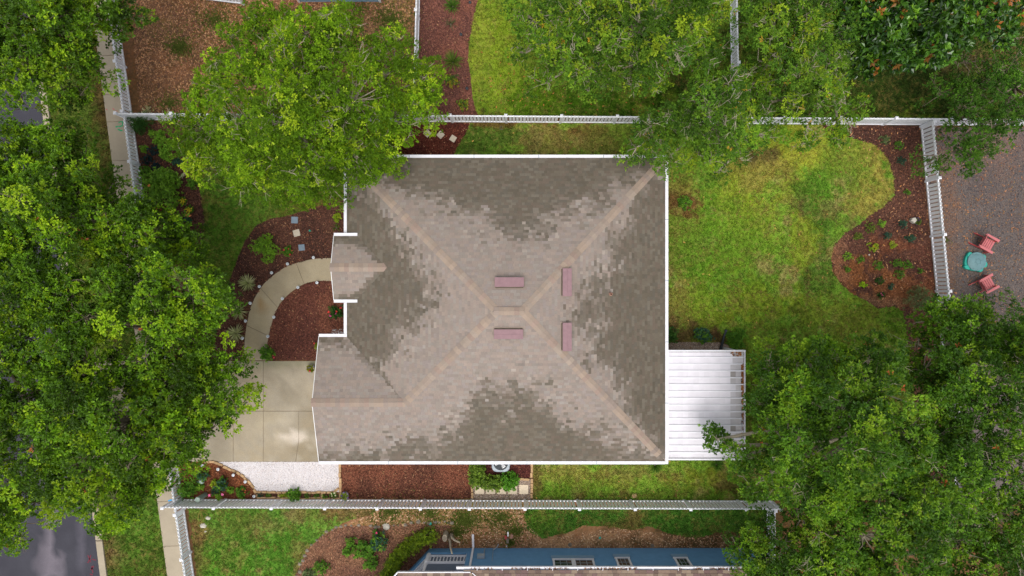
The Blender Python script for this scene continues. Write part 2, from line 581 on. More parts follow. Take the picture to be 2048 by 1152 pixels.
# ================================================================== GROUND
g_blobs = [
    (520, 20, 240, 130, (124, 82, 58), 1), (330, 120, 70, 110, (150, 100, 66), .55), (300, 60, 60, 40, (104, 72, 54), .5), (330, 60, 40, 30, (112, 108, 56), .5), (450, 90, 60, 50, (118, 108, 58), .5),
    (760, 60, 70, 50, (160, 125, 85), .7), (800, 30, 50, 60, (120, 110, 50), .5), (420, 100, 70, 60, (110, 75, 45), .6), (350, 95, 25, 25, (85, 95, 40), .5),
    (450, 30, 60, 25, (120, 95, 45), .6), (700, 20, 60, 25, (95, 60, 40), .7),
    (1100, 1060, 500, 60, (150, 112, 80), .95), (1250, 1085, 260, 16, (186, 148, 108), .8), (1020, 1040, 80, 40, (145, 108, 78), .7),
    (1000, 1030, 40, 30, (95, 100, 40), .5), (930, 1040, 30, 45, (85, 100, 35), .6), (920, 1080, 50, 20, (120, 75, 45), .6),
    (1370, 1078, 80, 18, (92, 68, 50), .6), (850, 1030, 90, 18, (110, 100, 50), .6),
    (1800, 150, 320, 120, (52, 62, 24), .9), (1700, 900, 500, 300, (72, 62, 34), .8),  # dark green blob puts upper right tree shade into the soil colour
    (150, 600, 250, 500, (80, 66, 42), .7),
]
t_ground = tinter((124, 90, 64), (104, 76, 54), 0.7, 1, g_blobs)
def axis(a, b, n, far):
    return np.concatenate([[-far, -140, -70], np.linspace(a, b, n), [70, 140, far]])
gx = axis(-33, 33, 190, 500); gy = axis(-21, 21, 130, 500)
GX, GY = np.meshgrid(gx, gy)
V = np.stack([GX.ravel(), GY.ravel(), np.zeros(GX.size)], 1)
nx, ny = len(gx), len(gy)
ii = (np.arange(ny - 1)[:, None] * nx + np.arange(nx - 1)[None]).ravel()
link('ground', raw_mesh('ground', V, np.stack([ii, ii + 1, ii + nx + 1, ii + nx], 1), M['ground'], t_ground(V[:, 0], V[:, 1]), 'POINT'))['kind'] = 'structure'

# ---- street
t_road = tinter((54, 53, 61), (60, 59, 67), 1.2, 21, [(98, 1080, 9, 100, (110, 103, 111), .9), (84, 1120, 9, 50, (106, 99, 107), .6), (118, 1140, 8, 30, (106, 99, 107), .7), (165, 1100, 4, 50, (92, 88, 98), .5), (110, 1010, 10, 20, (112, 105, 113), .7)])
street_poly = PP((-420, -400), (19, -400), (83, 190), (203, 1152), (260, 1600), (-420, 1600))
sheet('street', street_poly, 0.006, t_road, M['asphalt'], 0.3, 0.0, seed=2)
# kerb in lengths
kerb = thing('kerb', None, None, P(140, 640), kind='structure')
ys = np.arange(-200, 1400, 128.0)
kx = lambda y: 83 + (y - 190) * 0.1247
for i in range(len(ys) - 1):
    y0, y1 = ys[i] + .6, ys[i + 1] - .6
    if 700 < (y0 + y1) / 2 < 930:
        continue
    poly = ccw([P(kx(y0), y0)[:2], P(kx(y0) + 13, y0)[:2], P(kx(y1) + 13, y1)[:2], P(kx(y1), y1)[:2]])
    MB().prism(poly, -0.05, 0.11, inset=0.015).build('kerb_stone', M['concrete'], kerb)

# ---- verge
dirtc = (105, 78, 50)
t_verge = tinter((92, 112, 40), (74, 98, 30), 0.8, 31, [(200, 150, 15, 150, dirtc, .7), (150, 200, 30, 60, (100, 118, 42), .5), (215, 1110, 25, 25, (112, 96, 60), .7), (222, 1080, 12, 30, (120, 92, 60), .6),
                                                       (212, 220, 8, 200, (96, 74, 44), .6), (270, 1030, 50, 60, (82, 122, 34), .6), (170, 300, 30, 60, (82, 110, 38), .5)])
sw_l = lambda y: 207 + (y - 190) * 0.1331
sw_r = lambda y: sw_l(y) + 35
verge = PP((-8, -700), (96, 190), (216, 1152), (281, 1700), (400, 1700), (sw_l(1152), 1152), (sw_l(190), 190), (80, -700))
sheet('verge', verge, 0.010, t_verge, M['lawn'], 0.35, 0.02, seed=3)
grass_tufts('grass', verge, 170, 0.010, t_verge, np.random.default_rng(1), label='short patchy green grass on the strip between kerb and sidewalk')

# ---- sidewalk slabs
side = thing('sidewalk', None, None, P(270, 640), kind='structure')
joint_y = [-260, -180, -100, -20, 40, 112, 190, 244, 322, 402, 480, 560, 640, 722, 802, 922, 1003, 1092, 1172, 1260, 1350]
for i in range(len(joint_y) - 1):
    y0, y1 = joint_y[i] + .45, joint_y[i + 1] - .45
    poly = ccw([P(sw_l(y0), y0)[:2], P(sw_r(y0), y0 - 1)[:2], P(sw_r(y1), y1 - 1)[:2], P(sw_l(y1), y1)[:2]])
    MB().prism(poly, -0.05, 0.035, inset=0.006).build('slab', M['concrete'], side)
MB().prism(ccw(PP((sw_l(-260), -260), (sw_r(-260), -260), (sw_r(1350), 1350), (sw_l(1350), 1350))), -0.05, 0.02).build('joint_bed', M['joint'], side)

# ---- driveway
t_drive = tinter((170, 160, 142), (150, 140, 122), 0.9, 41, [(572, 874, 26, 7, (206, 194, 178), .75), (600, 870, 18, 11, (208, 196, 182), .8), (560, 845, 30, 8, (182, 170, 150), .6), (500, 760, 14, 50, (142, 128, 104), .5), (620, 840, 14, 30, (150, 136, 112), .5), (560, 905, 50, 12, (150, 137, 114), .6), (500, 800, 60, 90, (172, 158, 134), .5), (615, 905, 18, 20, (142, 130, 108), .8),
                                                           (540, 728, 90, 8, (140, 138, 110), .6), (590, 760, 30, 20, (178, 166, 146), .6), (540, 830, 30, 16, (176, 164, 140), .6)])
drive = thing('driveway', None, None, P(500, 820), kind='structure')
def slab_attr(poly, name, mat, parent, z1, tint, inset=0.006, z0=-0.05):
    poly = ccw([tuple(p[:2]) for p in poly])
    b = densify(poly, 0.25, 0, 1)
    b = np.array(b); cxy = b.mean(0)
    n = len(b)
    d = cxy - b; d /= (np.hypot(d[:, 0], d[:, 1])[:, None] + 1e-6)
    x0, y0 = b.min(0); x1, y1 = b.max(0)
    gx, gy = np.meshgrid(np.arange(x0 + .15, x1, .25), np.arange(y0 + .15, y1, .25)); gx = gx.ravel(); gy = gy.ravel()
    bi = b + d * inset
    ins = inside(b + d * .06, gx, gy)
    pts = [Vector(map(float, p)) for p in bi] + [Vector((float(x), float(y))) for x, y in zip(gx[ins], gy[ins])]
    vs, es, fs, *_ = delaunay_2d_cdt(pts, [], [list(range(n))], 1, 1e-5)
    V = [(v.x, v.y, z1) for v in vs]
    k = len(V)
    V += [(p[0], p[1], z1 - inset) for p in b] + [(p[0], p[1], z0) for p in b]
    fcs = []
    for f in fs:
        a, c, e = (V[i] for i in f[:3])
        cr = (c[0] - a[0]) * (e[1] - a[1]) - (c[1] - a[1]) * (e[0] - a[0])
        fcs.append(tuple(f) if cr > 0 else tuple(f)[::-1])
    for i in range(n):
        j = (i + 1) % n
        fcs.append((k + i, k + j, j, i)); fcs.append((k + n + i, k + n + j, k + j, k + i))
    V = np.array(V) - np.array(ORI[parent])
    me = raw_mesh(name, V, fcs, mat, tint(V[:, 0] + ORI[parent][0], V[:, 1] + ORI[parent][1]), 'POINT')
    return link(name, me, parent)
cols_x = [[330, 406, 467, 527, 640], [330, 406, 467, 527, 598, 640]]
rows = [(722, 821.5), (822.5, 923)]
for ri, (y0, y1) in enumerate(rows):
    cxs = cols_x[ri]
    for i in range(len(cxs) - 1):
        a, b = cxs[i] + .35, cxs[i + 1] - .35
        if ri == 1 and i == 3:
            poly = PP((a, y0), (b, y0), (b, 880), (591, 923), (a, 923))
        elif ri == 1 and i == 4:
            poly = PP((a, y0), (648, y0), (648, 923), (592.5, 923), (a, 880))
        else:
            poly = PP((a, y0), (b if b < 630 else 648, y0), (b if b < 630 else 648, y1), (a, y1))
        slab_attr(poly, 'slab', M['drive'], drive, 0.03, t_drive)
slab_attr(PP((202, 722), (296, 722), (317, 922), (180, 930), (172, 715)), 'apron', M['drive'], drive, 0.03, t_drive)
MB().prism(ccw(PP((330, 722.5), (648, 722.5), (648, 922.5), (330, 922.5))), -0.05, 0.016).build('joint_bed', M['joint'], drive)

# ---- curved walk
def spline(pts, k=8):
    pts = [np.array(p, float) for p in pts]
    out = []
    for i in range(len(pts) - 1):
        p0 = pts[max(i - 1, 0)]; p1 = pts[i]; p2 = pts[i + 1]; p3 = pts[min(i + 2, len(pts) - 1)]
        for j in range(k):
            t = j / k
            out.append(0.5 * ((2 * p1) + (p2 - p0) * t + (2 * p0 - 5 * p1 + 4 * p2 - p3) * t * t + (3 * p1 - p0 - 3 * p2 + p3) * t ** 3))
    out.append(pts[-1])
    return out
w_out = spline([(690, 515), (660, 516), (628, 518), (600, 524), (572, 534), (548, 550), (528, 568), (512, 592), (500, 620), (493, 655), (489, 690), (488, 721)], 8)
w_in = spline([(690, 562), (660, 562), (636, 562), (614, 566), (594, 576), (574, 592), (560, 608), (550, 628), (543, 650), (537, 675), (534, 698), (532, 721)], 8)
walk = thing('front_walk', None, None, P(560, 600), kind='structure')
cuts = [0, 26, 51, 71, len(w_out) - 1]
t_walk = tinter((166, 154, 130), (156, 144, 120), 1.0, 43, [(500, 640, 30, 60, (160, 146, 116), .6), (520, 612, 8, 8, (150, 118, 76), .7)])
for i in range(4):
    a, b = cuts[i], cuts[i + 1]
    o_ = w_out[a:b + 1]; i_ = w_in[a:b + 1][::-1]
    o_ = [np.array(p) for p in o_]; i_ = [np.array(p) for p in i_]
    def shrink(seg):
        seg[0] = seg[0] + (seg[1] - seg[0]) / np.linalg.norm(seg[1] - seg[0]) * .5
        seg[-1] = seg[-1] + (seg[-2] - seg[-1]) / np.linalg.norm(seg[-2] - seg[-1]) * .5
        return seg
    poly = [P(*p)[:2] for p in shrink(o_) + shrink(i_)]
    slab_attr(poly, 'slab', M['drive'], walk, 0.032, t_walk)
wb = [P(*p)[:2] for p in w_out + w_in[::-1]]
MB().prism(ccw(wb), -0.05, 0.017).build('joint_bed', M['joint'], walk)

# ---- lawns
G1, G2 = (122, 154, 50), (104, 142, 44)
Yl = (158, 164, 52); Br = (150, 118, 72); Shd = (62, 92, 20); Bd = (96, 70, 48)
back_poly = PP((1066, 700), (900, 700), (900, 330), (912, 300), (934, 262), (940, 246), (1640, 248), (1655, 262), (1700, 275), (1750, 290), (1776, 318), (1787, 355), (1788, 392),
               (1765, 415), (1738, 432), (1715, 452), (1690, 466), (1668, 490), (1662, 515), (1666, 545), (1682, 568), (1705, 588), (1735, 603), (1755, 617), (1785, 612),
               (1806, 622), (1812, 660), (1818, 700), (1850, 1000), (1066, 1000))
t_back = tinter(G1, G2, 0.5, 51, [
    (1080, 275, 110, 30, (132, 124, 60), .75), (1180, 285, 60, 25, (128, 112, 62), .7), (1060, 290, 22, 50, (120, 98, 66), .5), (975, 275, 62, 34, (78, 106, 34), .95), (1175, 262, 40, 10, (112, 70, 45), .6),
    (1230, 275, 50, 25, (104, 116, 44), .6), (1000, 247, 80, 6, (110, 72, 42), .7),
    (1600, 300, 90, 40, Yl, .8), (1700, 320, 60, 40, (134, 142, 52), .8), (1740, 380, 45, 60, (152, 142, 66), .9), (1745, 320, 30, 34, (156, 146, 66), .8), (1480, 455, 8, 5, (156, 124, 84), .8), (1498, 450, 9, 5, (140, 100, 74), .8), (1540, 460, 12, 6, (150, 120, 78), .8), (1575, 400, 20, 12, (150, 134, 70), .7), (1640, 505, 6, 5, (166, 120, 90), .8), (1590, 540, 8, 12, (150, 126, 76), .7), (1545, 690, 16, 10, (140, 120, 70), .5), (1545, 305, 18, 9, (80, 62, 44), .8), (1505, 330, 8, 16, (84, 64, 46), .8), (1500, 365, 8, 12, (88, 66, 48), .8), (1680, 345, 50, 40, (98, 136, 38), .6), (1560, 350, 40, 40, (140, 148, 48), .6),
    (1500, 330, 80, 26, (118, 104, 56), .75), (1520, 312, 40, 12, (88, 72, 48), .7), (1480, 400, 70, 60, (138, 150, 42), .7), (1360, 400, 36, 60, (146, 142, 62), .8), (1352, 460, 22, 90, (126, 118, 58), .7),
    (1410, 470, 60, 80, (96, 134, 34), .7), (1625, 430, 36, 60, (78, 112, 34), .85), (1640, 552, 34, 36, (80, 110, 36), .85), (1602, 440, 3, 40, Bd, .7), (1615, 560, 3, 46, Bd, .7), (1606, 490, 20, 40, (144, 156, 44), .6),
    (1500, 600, 70, 40, (134, 148, 38), .7), (1400, 610, 70, 40, (130, 144, 40), .6), (1440, 540, 80, 60, (96, 134, 34), .5), (1350, 620, 24, 60, (130, 118, 60), .6), (1348, 640, 14, 14, Bd, .6),
    (1700, 570, 18, 14, (82, 116, 34), .7), (1700, 640, 70, 40, (126, 138, 44), .7), (1600, 310, 30, 20, (160, 164, 56), .8), (1520, 350, 30, 30, (150, 140, 66), .7), (1790, 640, 25, 22, (82, 116, 30), .8), (1510, 740, 50, 70, (128, 148, 42), .6), (1560, 780, 30, 50, Shd, .5),  # last blob: shade beside the lower right trees, painted into the grass
    (1706, 446, 16, 12, (104, 96, 56), .6), (1640, 385, 22, 30, (90, 132, 36), .6), (1500, 490, 50, 60, (112, 142, 40), .5), (1660, 420, 20, 14, (116, 108, 62), .6),
    (1135, 945, 60, 24, (140, 142, 58), .7), (1230, 958, 70, 20, (132, 136, 54), .7), (1400, 960, 80, 20, (128, 132, 40), .7), (1280, 945, 60, 20, (130, 112, 66), .5), (1460, 970, 28, 12, (94, 70, 46), .7),
    (1160, 975, 60, 14, (100, 128, 34), .6), (1260, 990, 80, 7, (110, 80, 50), .6), (1072, 960, 8, 40, (100, 70, 50), .6), (1340, 985, 60, 14, (96, 120, 36), .7), (1370, 405, 22, 22, (112, 76, 48), .9),
    (1370, 672, 60, 16, (88, 66, 44), .85), (1450, 685, 30, 18, (92, 68, 46), .8), (1560, 840, 80, 120, (66, 88, 26), .7),  # last blob darkens the grass colour for shade below the lower right trees
], spots=(1.4, .62, (158, 140, 88), .7))
sheet('lawn', back_poly, 0.010, t_back, M['lawn'], 0.17, 0.04, seed=4, edge=0.12)
grass_tufts('grass', back_poly, 190, 0.010, t_back, np.random.default_rng(2), excl=[PP((1332, 684), (1470, 684), (1490, 918), (1332, 918))], label='patchy green and yellow grass of the fenced backyard')

top_poly = PP((1060, -260), (958, -40), (955, 0), (946, 40), (938, 85), (936, 120), (941, 150), (944, 190), (951, 222), (958, 234), (1840, 242), (2300, 246), (2300, -260))
t_top = tinter((116, 138, 40), (100, 124, 36), 0.5, 61, [(1000, 110, 60, 140, (130, 152, 34), .6), (960, 80, 20, 120, (142, 150, 54), .5), (1200, 205, 170, 36, (58, 92, 12), .95), (1350, 150, 200, 90, (62, 92, 16), .8),  # two darkest greens are canopy shade put into the turf colour
                                                       (1080, 200, 50, 30, (88, 118, 20), .7), (1800, 190, 330, 60, (44, 68, 16), .95), (1900, 100, 330, 120, (50, 66, 24), .8), (1990, 110, 70, 40, (86, 66, 46), .6), (1600, 120, 120, 160, (56, 76, 22), .9)])  # dark greens here paint the tree shadows onto the lawn
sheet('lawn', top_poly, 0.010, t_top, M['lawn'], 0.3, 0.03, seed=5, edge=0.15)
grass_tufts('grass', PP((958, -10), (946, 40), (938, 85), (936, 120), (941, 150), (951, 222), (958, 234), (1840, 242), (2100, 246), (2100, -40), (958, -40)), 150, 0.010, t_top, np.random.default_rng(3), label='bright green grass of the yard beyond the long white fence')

front_poly = PP((360, 246), (374, 300), (392, 350), (404, 400), (409, 440), (409, 478), (400, 500), (380, 530), (380, 600), (452, 600), (460, 560), (478, 510), (492, 480), (512, 452), (540, 438), (580, 430),
                (630, 414), (662, 404), (700, 398), (705, 246))
t_front = tinter((92, 126, 40), (80, 114, 34), 0.6, 71, [(620, 405, 60, 24, (112, 104, 46), .7), (440, 470, 30, 40, (76, 110, 30), .5), (440, 540, 40, 40, (90, 114, 34), .6), (409, 420, 5, 60, (110, 84, 50), .5)])
sheet('lawn', front_poly, 0.010, t_front, M['lawn'], 0.3, 0.02, seed=6, edge=0.15)
grass_tufts('grass', front_poly, 170, 0.010, t_front, np.random.default_rng(4), label='dark green grass of the front yard beside the mulch beds')

sw_poly = PP((376, 1006), (700, 1008), (760, 1012), (740, 1030), (700, 1040), (668, 1055), (640, 1074), (616, 1098), (603, 1125), (592, 1152), (585, 1230), (402, 1230), (388, 1100))
t_sw = tinter((104, 142, 52), (92, 132, 46), 0.6, 81, [(590, 1030, 24, 14, (136, 118, 76), .8), (530, 1050, 40, 14, (130, 122, 70), .6), (480, 1040, 30, 16, (108, 122, 50), .6), (510, 1065, 16, 12, (142, 116, 76), .7), (430, 1060, 60, 40, (94, 122, 44), .6),
                                                    (400, 1062, 14, 22, (130, 96, 60), .8), (640, 1030, 30, 14, (112, 118, 54), .6), (450, 1130, 60, 40, (74, 124, 28), .6), (560, 1105, 50, 40, (66, 116, 24), .5), (720, 1026, 50, 14, (120, 92, 62), .8), (660, 1022, 20, 10, (126, 100, 64), .6), (395, 1110, 10, 50, (118, 94, 58), .6)], spots=(1.3, .61, (146, 118, 76), .8))
sheet('lawn', sw_poly, 0.010, t_sw, M['lawn'], 0.25, 0.03, seed=7, edge=0.12)
grass_tufts('grass', sw_poly, 200, 0.010, t_sw, np.random.default_rng(5), label='bright green grass with tan bare spots below the low fence')

strip_poly = PP((1058, 1012), (1545, 1014), (1550, 1040), (1500, 1072), (1455, 1060), (1390, 1076), (1340, 1066), (1300, 1052), (1262, 1060), (1210, 1052), (1168, 1050), (1130, 1066), (1085, 1076), (1055, 1060), (1048, 1030))
t_strip = tinter((76, 116, 38), (64, 104, 32), 0.6, 91, [(1270, 1034, 24, 26, (112, 96, 52), .8), (1250, 1048, 40, 10, (96, 84, 44), .6), (1080, 1030, 20, 20, (84, 112, 30), .5)])  # dark base green carries the shade of house and fence
sheet('lawn', strip_poly, 0.010, t_strip, M['lawn'], 0.25, 0.05, seed=8, edge=0.12)
grass_tufts('grass', strip_poly, 220, 0.010, t_strip, np.random.default_rng(6), label='green grass strip coloured dark for shade between the long fence and the blue house')

# ---- mulch beds
ML1, ML2 = (84, 56, 45), (67, 44, 37)
def bed(poly, z, seed, blobs=(), base=ML1, alt=ML2, dens=520, pal=None, label=None, excl=()):
    t = tinter(base, alt, 1.0, seed, blobs)
    o, b = sheet('mulch_bed', poly, z, t, M['mulch'], 0.25, 0.03, seed=seed, edge=0.1)
    r = np.random.default_rng(seed)
    X, Y = scatter_pts(b, dens, r, excl)
    n = len(X)
    c = t(X, Y) * r.uniform(.35, 2.1, (n, 1))
    hot = r.random(n) < .085
    c[hot] = pick(pal or [(136, 86, 62), (150, 104, 76), (118, 70, 52), (164, 126, 94)], hot.sum(), r, .25)
    q = quads_mesh('mulch_chips', X, Y, z, r.uniform(.03, .09, n), r.uniform(.014, .036, n), c, M['bits'], r, .35, up=.02)
    if label: q['label'] = label
    return b
bed(PP((266, 243), (362, 246), (374, 300), (392, 350), (404, 400), (409, 440), (409, 478), (400, 500), (380, 530), (330, 560), (306, 520)), 0.016, 101, label='brown bark mulch of the bed behind the low street fence')
bed(PP((452, 600), (460, 560), (478, 510), (492, 480), (512, 452), (540, 438), (580, 432), (630, 416), (662, 405), (700, 399), (705, 516), (660, 516), (628, 518), (600, 524), (572, 534), (548, 550),
       (528, 568), (512, 592), (500, 620), (493, 655), (489, 690), (488, 721), (400, 721), (400, 640)), 0.016, 102, label='dark red brown mulch outside the curve of the front walk')
bed(PP((636, 562), (614, 566), (594, 576), (574, 592), (560, 608), (550, 628), (543, 650), (537, 675), (534, 698), (532, 720), (700, 720), (705, 562)), 0.016, 103, base=(104, 64, 50), alt=(84, 50, 42), label='lighter brown mulch inside the curve of the front walk')
bed(PP((1640, 248), (1655, 262), (1700, 275), (1750, 290), (1776, 318), (1787, 355), (1788, 392), (1765, 415), (1738, 432), (1715, 452), (1690, 466), (1668, 490), (1662, 515), (1666, 545), (1682, 568), (1705, 588),
       (1735, 603), (1755, 617), (1785, 612), (1806, 622), (1812, 660), (1818, 700), (1850, 1000), (1905, 1000), (1872, 605), (1838, 252)), 0.016, 104,
    [(1710, 545, 50, 34, (122, 76, 42), .85), (1800, 575, 60, 30, (124, 78, 46), .8), (1770, 490, 40, 14, (112, 66, 42), .6), (1680, 500, 16, 60, (128, 90, 66), .6), (1740, 605, 60, 10, (134, 100, 72), .5), (1850, 540, 24, 60, (92, 54, 42), .5)],
    label='dark and orange brown mulch of the wavy bed along the tall side fence')
bed(PP((840, -40), (955, -40), (955, 0), (946, 40), (938, 85), (936, 120), (941, 150), (944, 190), (951, 222), (958, 236), (836, 236)), 0.016, 105, base=(112, 70, 58), alt=(94, 60, 52), label='faded brown mulch strip beyond the long fence')
bed(PP((700, 243), (940, 246), (934, 262), (912, 300), (900, 330), (700, 330)), 0.016, 106, base=(84, 40, 30), alt=(68, 32, 26), label='red brown mulch round three pale stepping stones')
bed(PP((682, 905), (942, 905), (942, 997), (682, 995)), 0.016, 107, base=(104, 62, 46), alt=(84, 51, 39), dens=1100, label='chunky red brown mulch between roof edge and long fence')
bed(PP((942, 905), (1064, 905), (1064, 958), (942, 958)), 0.016, 108, base=(82, 42, 38), alt=(66, 34, 32), label='dark mulch around the air conditioner')
bed(PP((355, 925), (425, 923), (445, 932), (468, 943), (490, 960), (505, 978), (512, 997), (360, 997)), 0.016, 109, base=(112, 66, 40), alt=(92, 52, 36), label='orange brown mulch of the rose bed by the driveway')
bed(PP((513, 987), (680, 988), (680, 996), (513, 996)), 0.016, 110, label='narrow mulch planter along the low fence')
bed(PP((592, 1152), (603, 1125), (616, 1098), (640, 1074), (668, 1058), (700, 1052), (760, 1052), (830, 1046), (905, 1052), (915, 1090), (880, 1100), (850, 1110), (800, 1160), (785, 1230), (585, 1230)), 0.018, 111,
    [(860, 1130, 40, 30, (84, 44, 34), .7)], base=(122, 88, 66), alt=(100, 70, 56), label='weathered mulch inside the ring of rough stones')

# ---- gravels
t_gr = tinter((98, 91, 88), (88, 81, 80), 0.8, 121, [(1885, 450, 20, 200, (126, 88, 62), .5), (1950, 300, 80, 40, (112, 92, 86), .5), (2000, 300, 60, 60, (118, 94, 82), .4)])
gr_poly = PP((1846, 254), (2300, 256), (2300, 1000), (1910, 1000), (1878, 605))
sheet('gravel_yard', gr_poly, 0.012, t_gr, M['gravelbase'], 0.3, 0.0, seed=9)
r = np.random.default_rng(12)
X, Y = scatter_pts(PP((1848, 256), (2070, 256), (2070, 700), (1884, 700), (1878, 605)), 520, r)
n = len(X)
stones_mesh('gravel', X, Y, 0.01, r.uniform(.01, .028, n), pick([(80, 78, 82), (102, 98, 98), (118, 110, 106), (68, 66, 70), (130, 112, 98), (112, 88, 74)], n, r, .3), M['bits'], r)['label'] = 'grey and brown gravel beyond the tall side fence'
X, Y = scatter_pts(PP((1850, 262), (2070, 262), (2070, 700), (1884, 700), (1880, 605)), 20, r)
n = len(X)
quads_mesh('fallen_leaves', X, Y, 0.03, r.uniform(.03, .09, n), r.uniform(.02, .045, n), pick([(150, 104, 70), (176, 124, 88), (132, 88, 64), (140, 108, 70)], n, r, .2), M['bits'], r, .3)['label'] = 'orange brown fallen leaves on the grey gravel'

peb_poly = PP((425, 923.5), (679, 923.5), (679, 984), (516, 984), (507, 974), (494, 957), (472, 941), (448, 930))
t_pb = tinter((214, 208, 208), (196, 190, 190), 1.0, 131, [])
sheet('pebble_bed', peb_poly, 0.014, t_pb, M['gravelbase'], 0.3, 0.0, seed=10)
r = np.random.default_rng(13)
X, Y = scatter_pts(peb_poly, 2000, r, excl=[PP((640, 700), (648, 921), (700, 921), (700, 700))])
n = len(X)
stones_mesh('pebbles', X, Y, 0.014, r.uniform(.010, .022, n), pick([(236, 232, 234), (228, 222, 222), (240, 236, 236), (206, 198, 200), (222, 208, 198), (150, 146, 156)], n, r, .06, [.3, .25, .25, .1, .07, .03]), M['bits'], r)['label'] = 'white pebbles between driveway and low fence'

gs_poly = PP((946, 958), (1062, 958), (1062, 998), (946, 998))
t_gs = tinter((150, 132, 118), (136, 120, 108), 1.0, 141, [])
sheet('gravel_strip', gs_poly, 0.014, t_gs, M['gravelbase'], 0.3, 0.0, seed=11)
tan_pal = [(176, 158, 140), (150, 130, 116), (196, 182, 170), (126, 108, 100), (164, 136, 112)]
X, Y = scatter_pts(gs_poly, 1900, r); n = len(X)
stones_mesh('pebbles', X, Y, 0.012, r.uniform(.012, .026, n), pick(tan_pal, n, r, .2), M['bits'], r)['label'] = 'tan pebbles around five square pavers'
ps_poly = PP((1318, 686), (1340, 684), (1440, 685), (1456, 690), (1462, 702), (1462, 716), (1318, 716))
sheet('gravel_strip', ps_poly, 0.014, t_gs, M['gravelbase'], 0.25, 0.01, seed=12)
X, Y = scatter_pts(ps_poly, 1900, r); n = len(X)
stones_mesh('pebbles', X, Y, 0.012, r.uniform(.012, .026, n), pick(tan_pal, n, r, .2), M['bits'], r)['label'] = 'tan pebbles in front of the white patio cover'
cp_poly = PP((664, 660), (694, 656), (700, 680), (660, 678))
X, Y = scatter_pts(cp_poly, 1500, r); n = len(X)
stones_mesh('pebbles', X, Y, 0.014, r.uniform(.015, .03, n), pick([(170, 168, 168), (200, 198, 198), (120, 118, 120)], n, r, .2), M['bits'], r)['label'] = 'grey pebbles in the corner where porch and garage walls meet'

# leaf litter in the brown yard and on the strip by the blue house
r = np.random.default_rng(14)
lit = PP((256, -40), (830, -40), (830, 230), (280, 230))
X, Y = scatter_pts(lit, 330, r); n = len(X)
c = pick([(162, 116, 82), (142, 102, 74), (112, 80, 60), (178, 136, 98), (126, 92, 70), (98, 72, 56)], n, r, .25) * (0.55 + 0.9 * fbm(X, Y, .8, 77))[:, None]
quads_mesh('leaf_litter', X, Y, 0.0, r.uniform(.04, .11, n), r.uniform(.02, .05, n), c, M['bits'], r, .35)['label'] = 'rusty brown leaf litter covering the bare yard'
lit2 = PP((700, 1010), (1050, 1012), (1048, 1040), (1085, 1078), (1240, 1055), (1340, 1070), (1480, 1070), (1480, 1096), (870, 1096), (915, 1060), (700, 1045))
X, Y = scatter_pts(lit2, 260, r); n = len(X)
c = pick([(192, 150, 112), (166, 124, 92), (140, 102, 76), (206, 174, 140), (118, 86, 66)], n, r, .25)
quads_mesh('leaf_litter', X, Y, 0.0, r.uniform(.03, .09, n), r.uniform(.015, .035, n), c, M['bits'], r, .3)['label'] = 'tan and brown litter on bare soil beside the blue house'
for nm, poly, dn, pal, lab in (('fallen_leaves', PP((960, 100), (1500, 100), (1500, 236), (960, 236)), 5, [(176, 120, 60), (150, 96, 50)], 'scattered brown leaves on the shaded grass under the top trees'),
                               ('fallen_leaves', back_poly, 1.0, [(140, 104, 66), (120, 84, 56), (190, 150, 80)], 'scattered brown leaves on the backyard grass'),
                               ('fallen_leaves', PP((1640, 250), (1840, 252), (1872, 605), (1740, 600), (1665, 520), (1790, 390)), 5, [(170, 116, 72), (190, 140, 100)], 'pale dry leaves on the wavy mulch bed')):
    X, Y = scatter_pts(poly, dn, r); n = len(X)
    quads_mesh(nm, X, Y, 0.04, r.uniform(.04, .1, n), r.uniform(.03, .05, n), pick(pal, n, r, .2), M['bits'], r, .3)['label'] = lab
# weeds growing through the bare yards
t_weed = tinter((96, 108, 44), (84, 98, 36), .8, 171, [])
def weeds(blobs, label, seed):
    r = np.random.default_rng(seed)
    Xs, Ys = [], []
    for bx, by, rr, nn in blobs:
        a = r.uniform(0, math.tau, nn); q = np.abs(r.normal(0, .5, nn)) * rr
        p = np.array([P(bx + math.cos(aa) * qq * 1.3, by + math.sin(aa) * qq) for aa, qq in zip(a, q)])
        Xs.append(p[:, 0]); Ys.append(p[:, 1])
    X = np.concatenate(Xs); Y = np.concatenate(Ys); n = len(X)
    a = r.uniform(0, math.tau, (n, 3)); V = np.zeros((n, 3, 3, 3)); h = r.uniform(.03, .09, (n, 3)); w = .018
    for b in range(3):
        V[:, b, 0] = np.stack([X - np.sin(a[:, b]) * w, Y + np.cos(a[:, b]) * w, np.full(n, .004)], 1)
        V[:, b, 1] = np.stack([X + np.sin(a[:, b]) * w, Y - np.cos(a[:, b]) * w, np.full(n, .004)], 1)
        V[:, b, 2] = np.stack([X + np.cos(a[:, b]) * h[:, b], Y + np.sin(a[:, b]) * h[:, b], h[:, b]], 1)
    o = link('weeds', raw_mesh('weeds', V.reshape(-1, 3), np.arange(n * 9).reshape(-1, 3), M['blade'], np.repeat(t_weed(X, Y) * r.uniform(.6, 1.4, (n, 1)), 3, 0)))
    o['kind'] = 'stuff'; o['label'] = label
weeds([(360, 95, 26, 700), (430, 40, 60, 700), (340, 208, 30, 300), (780, 40, 50, 900), (800, 90, 40, 500), (470, 100, 50, 500), (720, 20, 30, 200)], 'sparse green weeds in the brown leafy yard', 3)
weeds([(930, 1040, 30, 900), (1000, 1035, 50, 600), (1030, 1060, 24, 400), (860, 1025, 50, 500), (910, 1065, 24, 400), (780, 1025, 60, 600), (1020, 1085, 14, 150)], 'thin weeds on the bare soil by the blue house', 4)
weeds([(1950, 280, 60, 200), (1890, 480, 12, 60)], 'sparse weeds in the grey gravel', 5)

